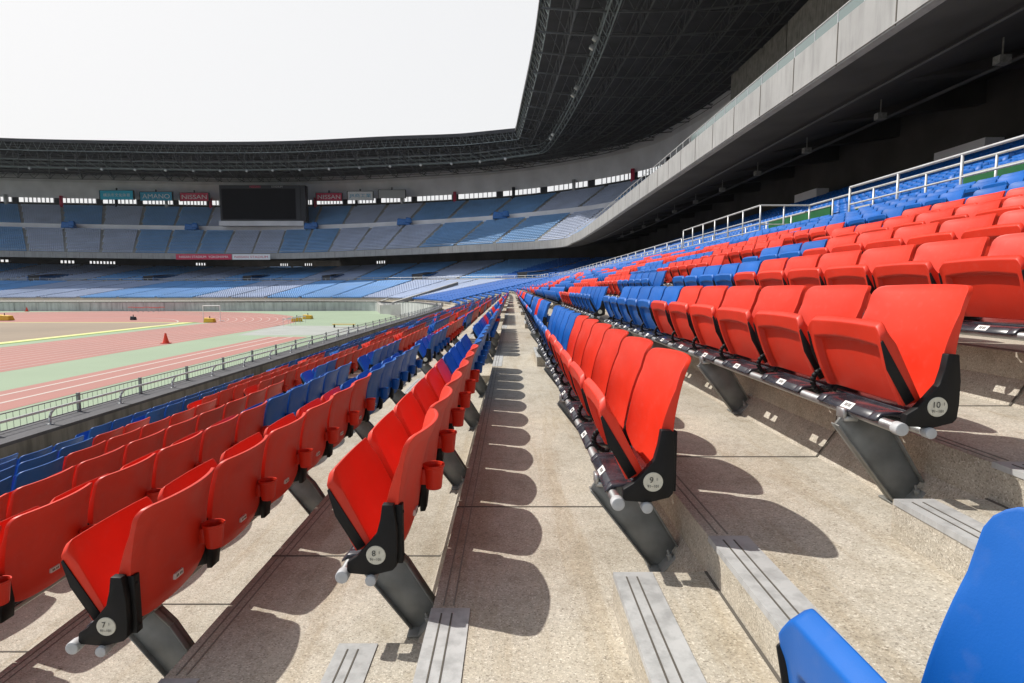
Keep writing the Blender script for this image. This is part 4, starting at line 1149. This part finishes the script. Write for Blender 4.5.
# ------------------------------------------------------------------ things on the pitch
def gpt(px, py):
    cp_, sp_ = math.cos(R(5.46)), math.sin(R(5.46)); d = FPX * CAMZ / (cp_ * (py - 287))
    return (px - 512) * d / FPX, (d - CAMZ * sp_) / cp_
def cone(px, py, h, label):
    x, y = gpt(px, py); t = thing('traffic_cone', label, 'cone', (x, y, .02), group=None)
    a = MB(); n = 16
    for r0, z0, r1, z1, k in ((.20, .05, .145, .3, 0), (.145, .3, .105, .52, 1), (.105, .52, .05, .86, 0)):
        for i in range(n):
            t0, t1 = 2 * math.pi * i / n, 2 * math.pi * (i + 1) / n
            a.quad([(r0 * math.cos(t0), r0 * math.sin(t0), z0), (r0 * math.cos(t1), r0 * math.sin(t1), z0), (r1 * math.cos(t1), r1 * math.sin(t1), z1), (r1 * math.cos(t0), r1 * math.sin(t0), z1)], 0)
    sc = h / .86
    ob = a.obj('cone_body', M['cone'], t, True); ob.scale = (sc * 1.3, sc * 1.3, sc)
    a = MB(); a.box(-.3, .3, -.3, .3, 0, .05); ob = a.obj('cone_base', M['cone'], t); ob.scale = (sc, sc, sc)
cone(166, 343.5, .95, 'orange traffic cone standing alone on the near edge of the pink track')
cone(27, 311.5, .9, 'small pale orange cone by the far wall at the left')
def hurdle(px, py, label, m1, wd=1.2, h=1.0, rz=0):
    x, y = gpt(px, py); t = thing('hurdle', label, 'hurdle', (x, y, .01), rz, 'hurdles on the track')
    a = MB(); a.box(-wd / 2, wd / 2, -.02, .02, h - .12, h); a.obj('crossbar', m1, t)
    a = MB()
    for q in (-wd / 2 + .08, wd / 2 - .08):
        a.bar((q, 0, 0), (q, 0, h - .1), .025, 6); a.bar((q, 0, .03), (q, -.6, .03), .03, 6)
    a.obj('upright', M['rail'], t)
for i in range(7): hurdle(131 + i * 5.2, 311.3 + (i % 3) * .3, f'small red-topped hurdle by the far wall, {ORD[i]} from the left of its line', M['cone'], 1.2, .95)
for i in range(4): hurdle(287 + i * 5.0, 326.0 - i * 1.1, f'white-topped hurdle on the right end of the track, {ORD[i]} from the left of four', M['white'], 1.1, 1.0, .4)
def crate(name, px, py, w_, d_, h_, m, label, cat, rz=0, top=None):
    x, y = gpt(px, py); t = thing(name, label, cat, (x, y, .02), rz)
    a = MB(); a.hexa([(-w_ / 2, -d_ / 2, 0), (w_ / 2, -d_ / 2, 0), (w_ / 2, d_ / 2, 0), (-w_ / 2, d_ / 2, 0), (-w_ * .45, -d_ * .4, h_), (w_ * .45, -d_ * .4, h_ * .8), (w_ * .42, d_ * .4, h_ * .8), (-w_ * .42, d_ * .4, h_)])
    link('body', refine(a.mesh('body', m), .06, 2), t)
    a = MB(); a.box(-w_ * .4, w_ * .4, -d_ * .3, d_ * .3, h_ + .003, h_ + .08) if top else a.bar((0, 0, h_ * .7), (0, 0, h_ + .25), .06, 8)
    a.obj('handle', M['frame'], t)
crate('equipment_cart', 5, 320.5, 2.2, 1.2, .9, M['yellow'], 'yellow equipment cart on the infield at the left picture edge', 'cart')
crate('landing_mat', 297, 321.5, 1.6, 1.1, .7, M['yellow'], 'yellow padded mat behind the hurdles at the bend', 'mat', .3)
crate('landing_mat', 308, 319, 1.5, 1.1, .7, M['yellow'], 'yellow padded mat farthest right at the bend of the track', 'mat')
crate('landing_mat', 210, 322.5, 1.5, 1.0, .7, M['yellow'], 'yellow mat at the tip of the yellow infield edging', 'mat')
crate('loudspeaker', 133.5, 320, .8, .6, .6, M['frame'], 'small black box standing on the pink bend', 'loudspeaker')
crate('covered_equipment', 55, 310.8, 3.0, 1.4, 1.5, M['frame'], 'dark covered equipment with white side by the far wall', 'equipment')
x, y = gpt(212, 321.5)
t = thing('goal_frame', 'thin white rectangular frame standing at the end of the infield', 'frame', (x, y, .02))
a = MB(); a.bar((-1.3, 0, 0), (-1.3, 0, 2.4), .05, 6); a.bar((1.3, 0, 0), (1.3, 0, 2.4), .05, 6); a.bar((-1.3, 0, 2.4), (1.3, 0, 2.4), .05, 6); a.obj('frame_pipe', M['signwhite'], t)
a = MB(); a.bar((-1.3, 0, .05), (-1.3, 1.2, .05), .05, 6); a.bar((1.3, 0, .05), (1.3, 1.2, .05), .05, 6); a.obj('foot', M['signwhite'], t)
x, y = gpt(344, 327.5)
t = thing('bench', 'low yellow bench on the green surface near the fence', 'bench', (x, y, 0)); 
a = MB(); a.box(-1.5, 1.5, -.2, .2, .4, .46); a.obj('seat', M['yellow'], t)
a = MB(); a.box(-1.3, -1.2, -.2, .2, 0, .4); a.box(1.2, 1.3, -.2, .2, 0, .4); a.obj('leg', M['frame'], t)

# ------------------------------------------------------------------ air
hz = MB(); hz.box(-320, 140, -60, 330, -1.02, 62)
hm = bpy.data.materials.new('air'); hm.use_nodes = True; t = hm.node_tree; t.nodes.clear()
om = t.nodes.new('ShaderNodeOutputMaterial'); vp = t.nodes.new('ShaderNodeVolumePrincipled'); vp.inputs['Color'].default_value = (.90, .94, 1, 1); vp.inputs['Density'].default_value = .00006; vp.inputs['Anisotropy'].default_value = .3
t.links.new(vp.outputs[0], om.inputs['Volume'])
tag(hz.obj('haze', hm), kind='stuff')
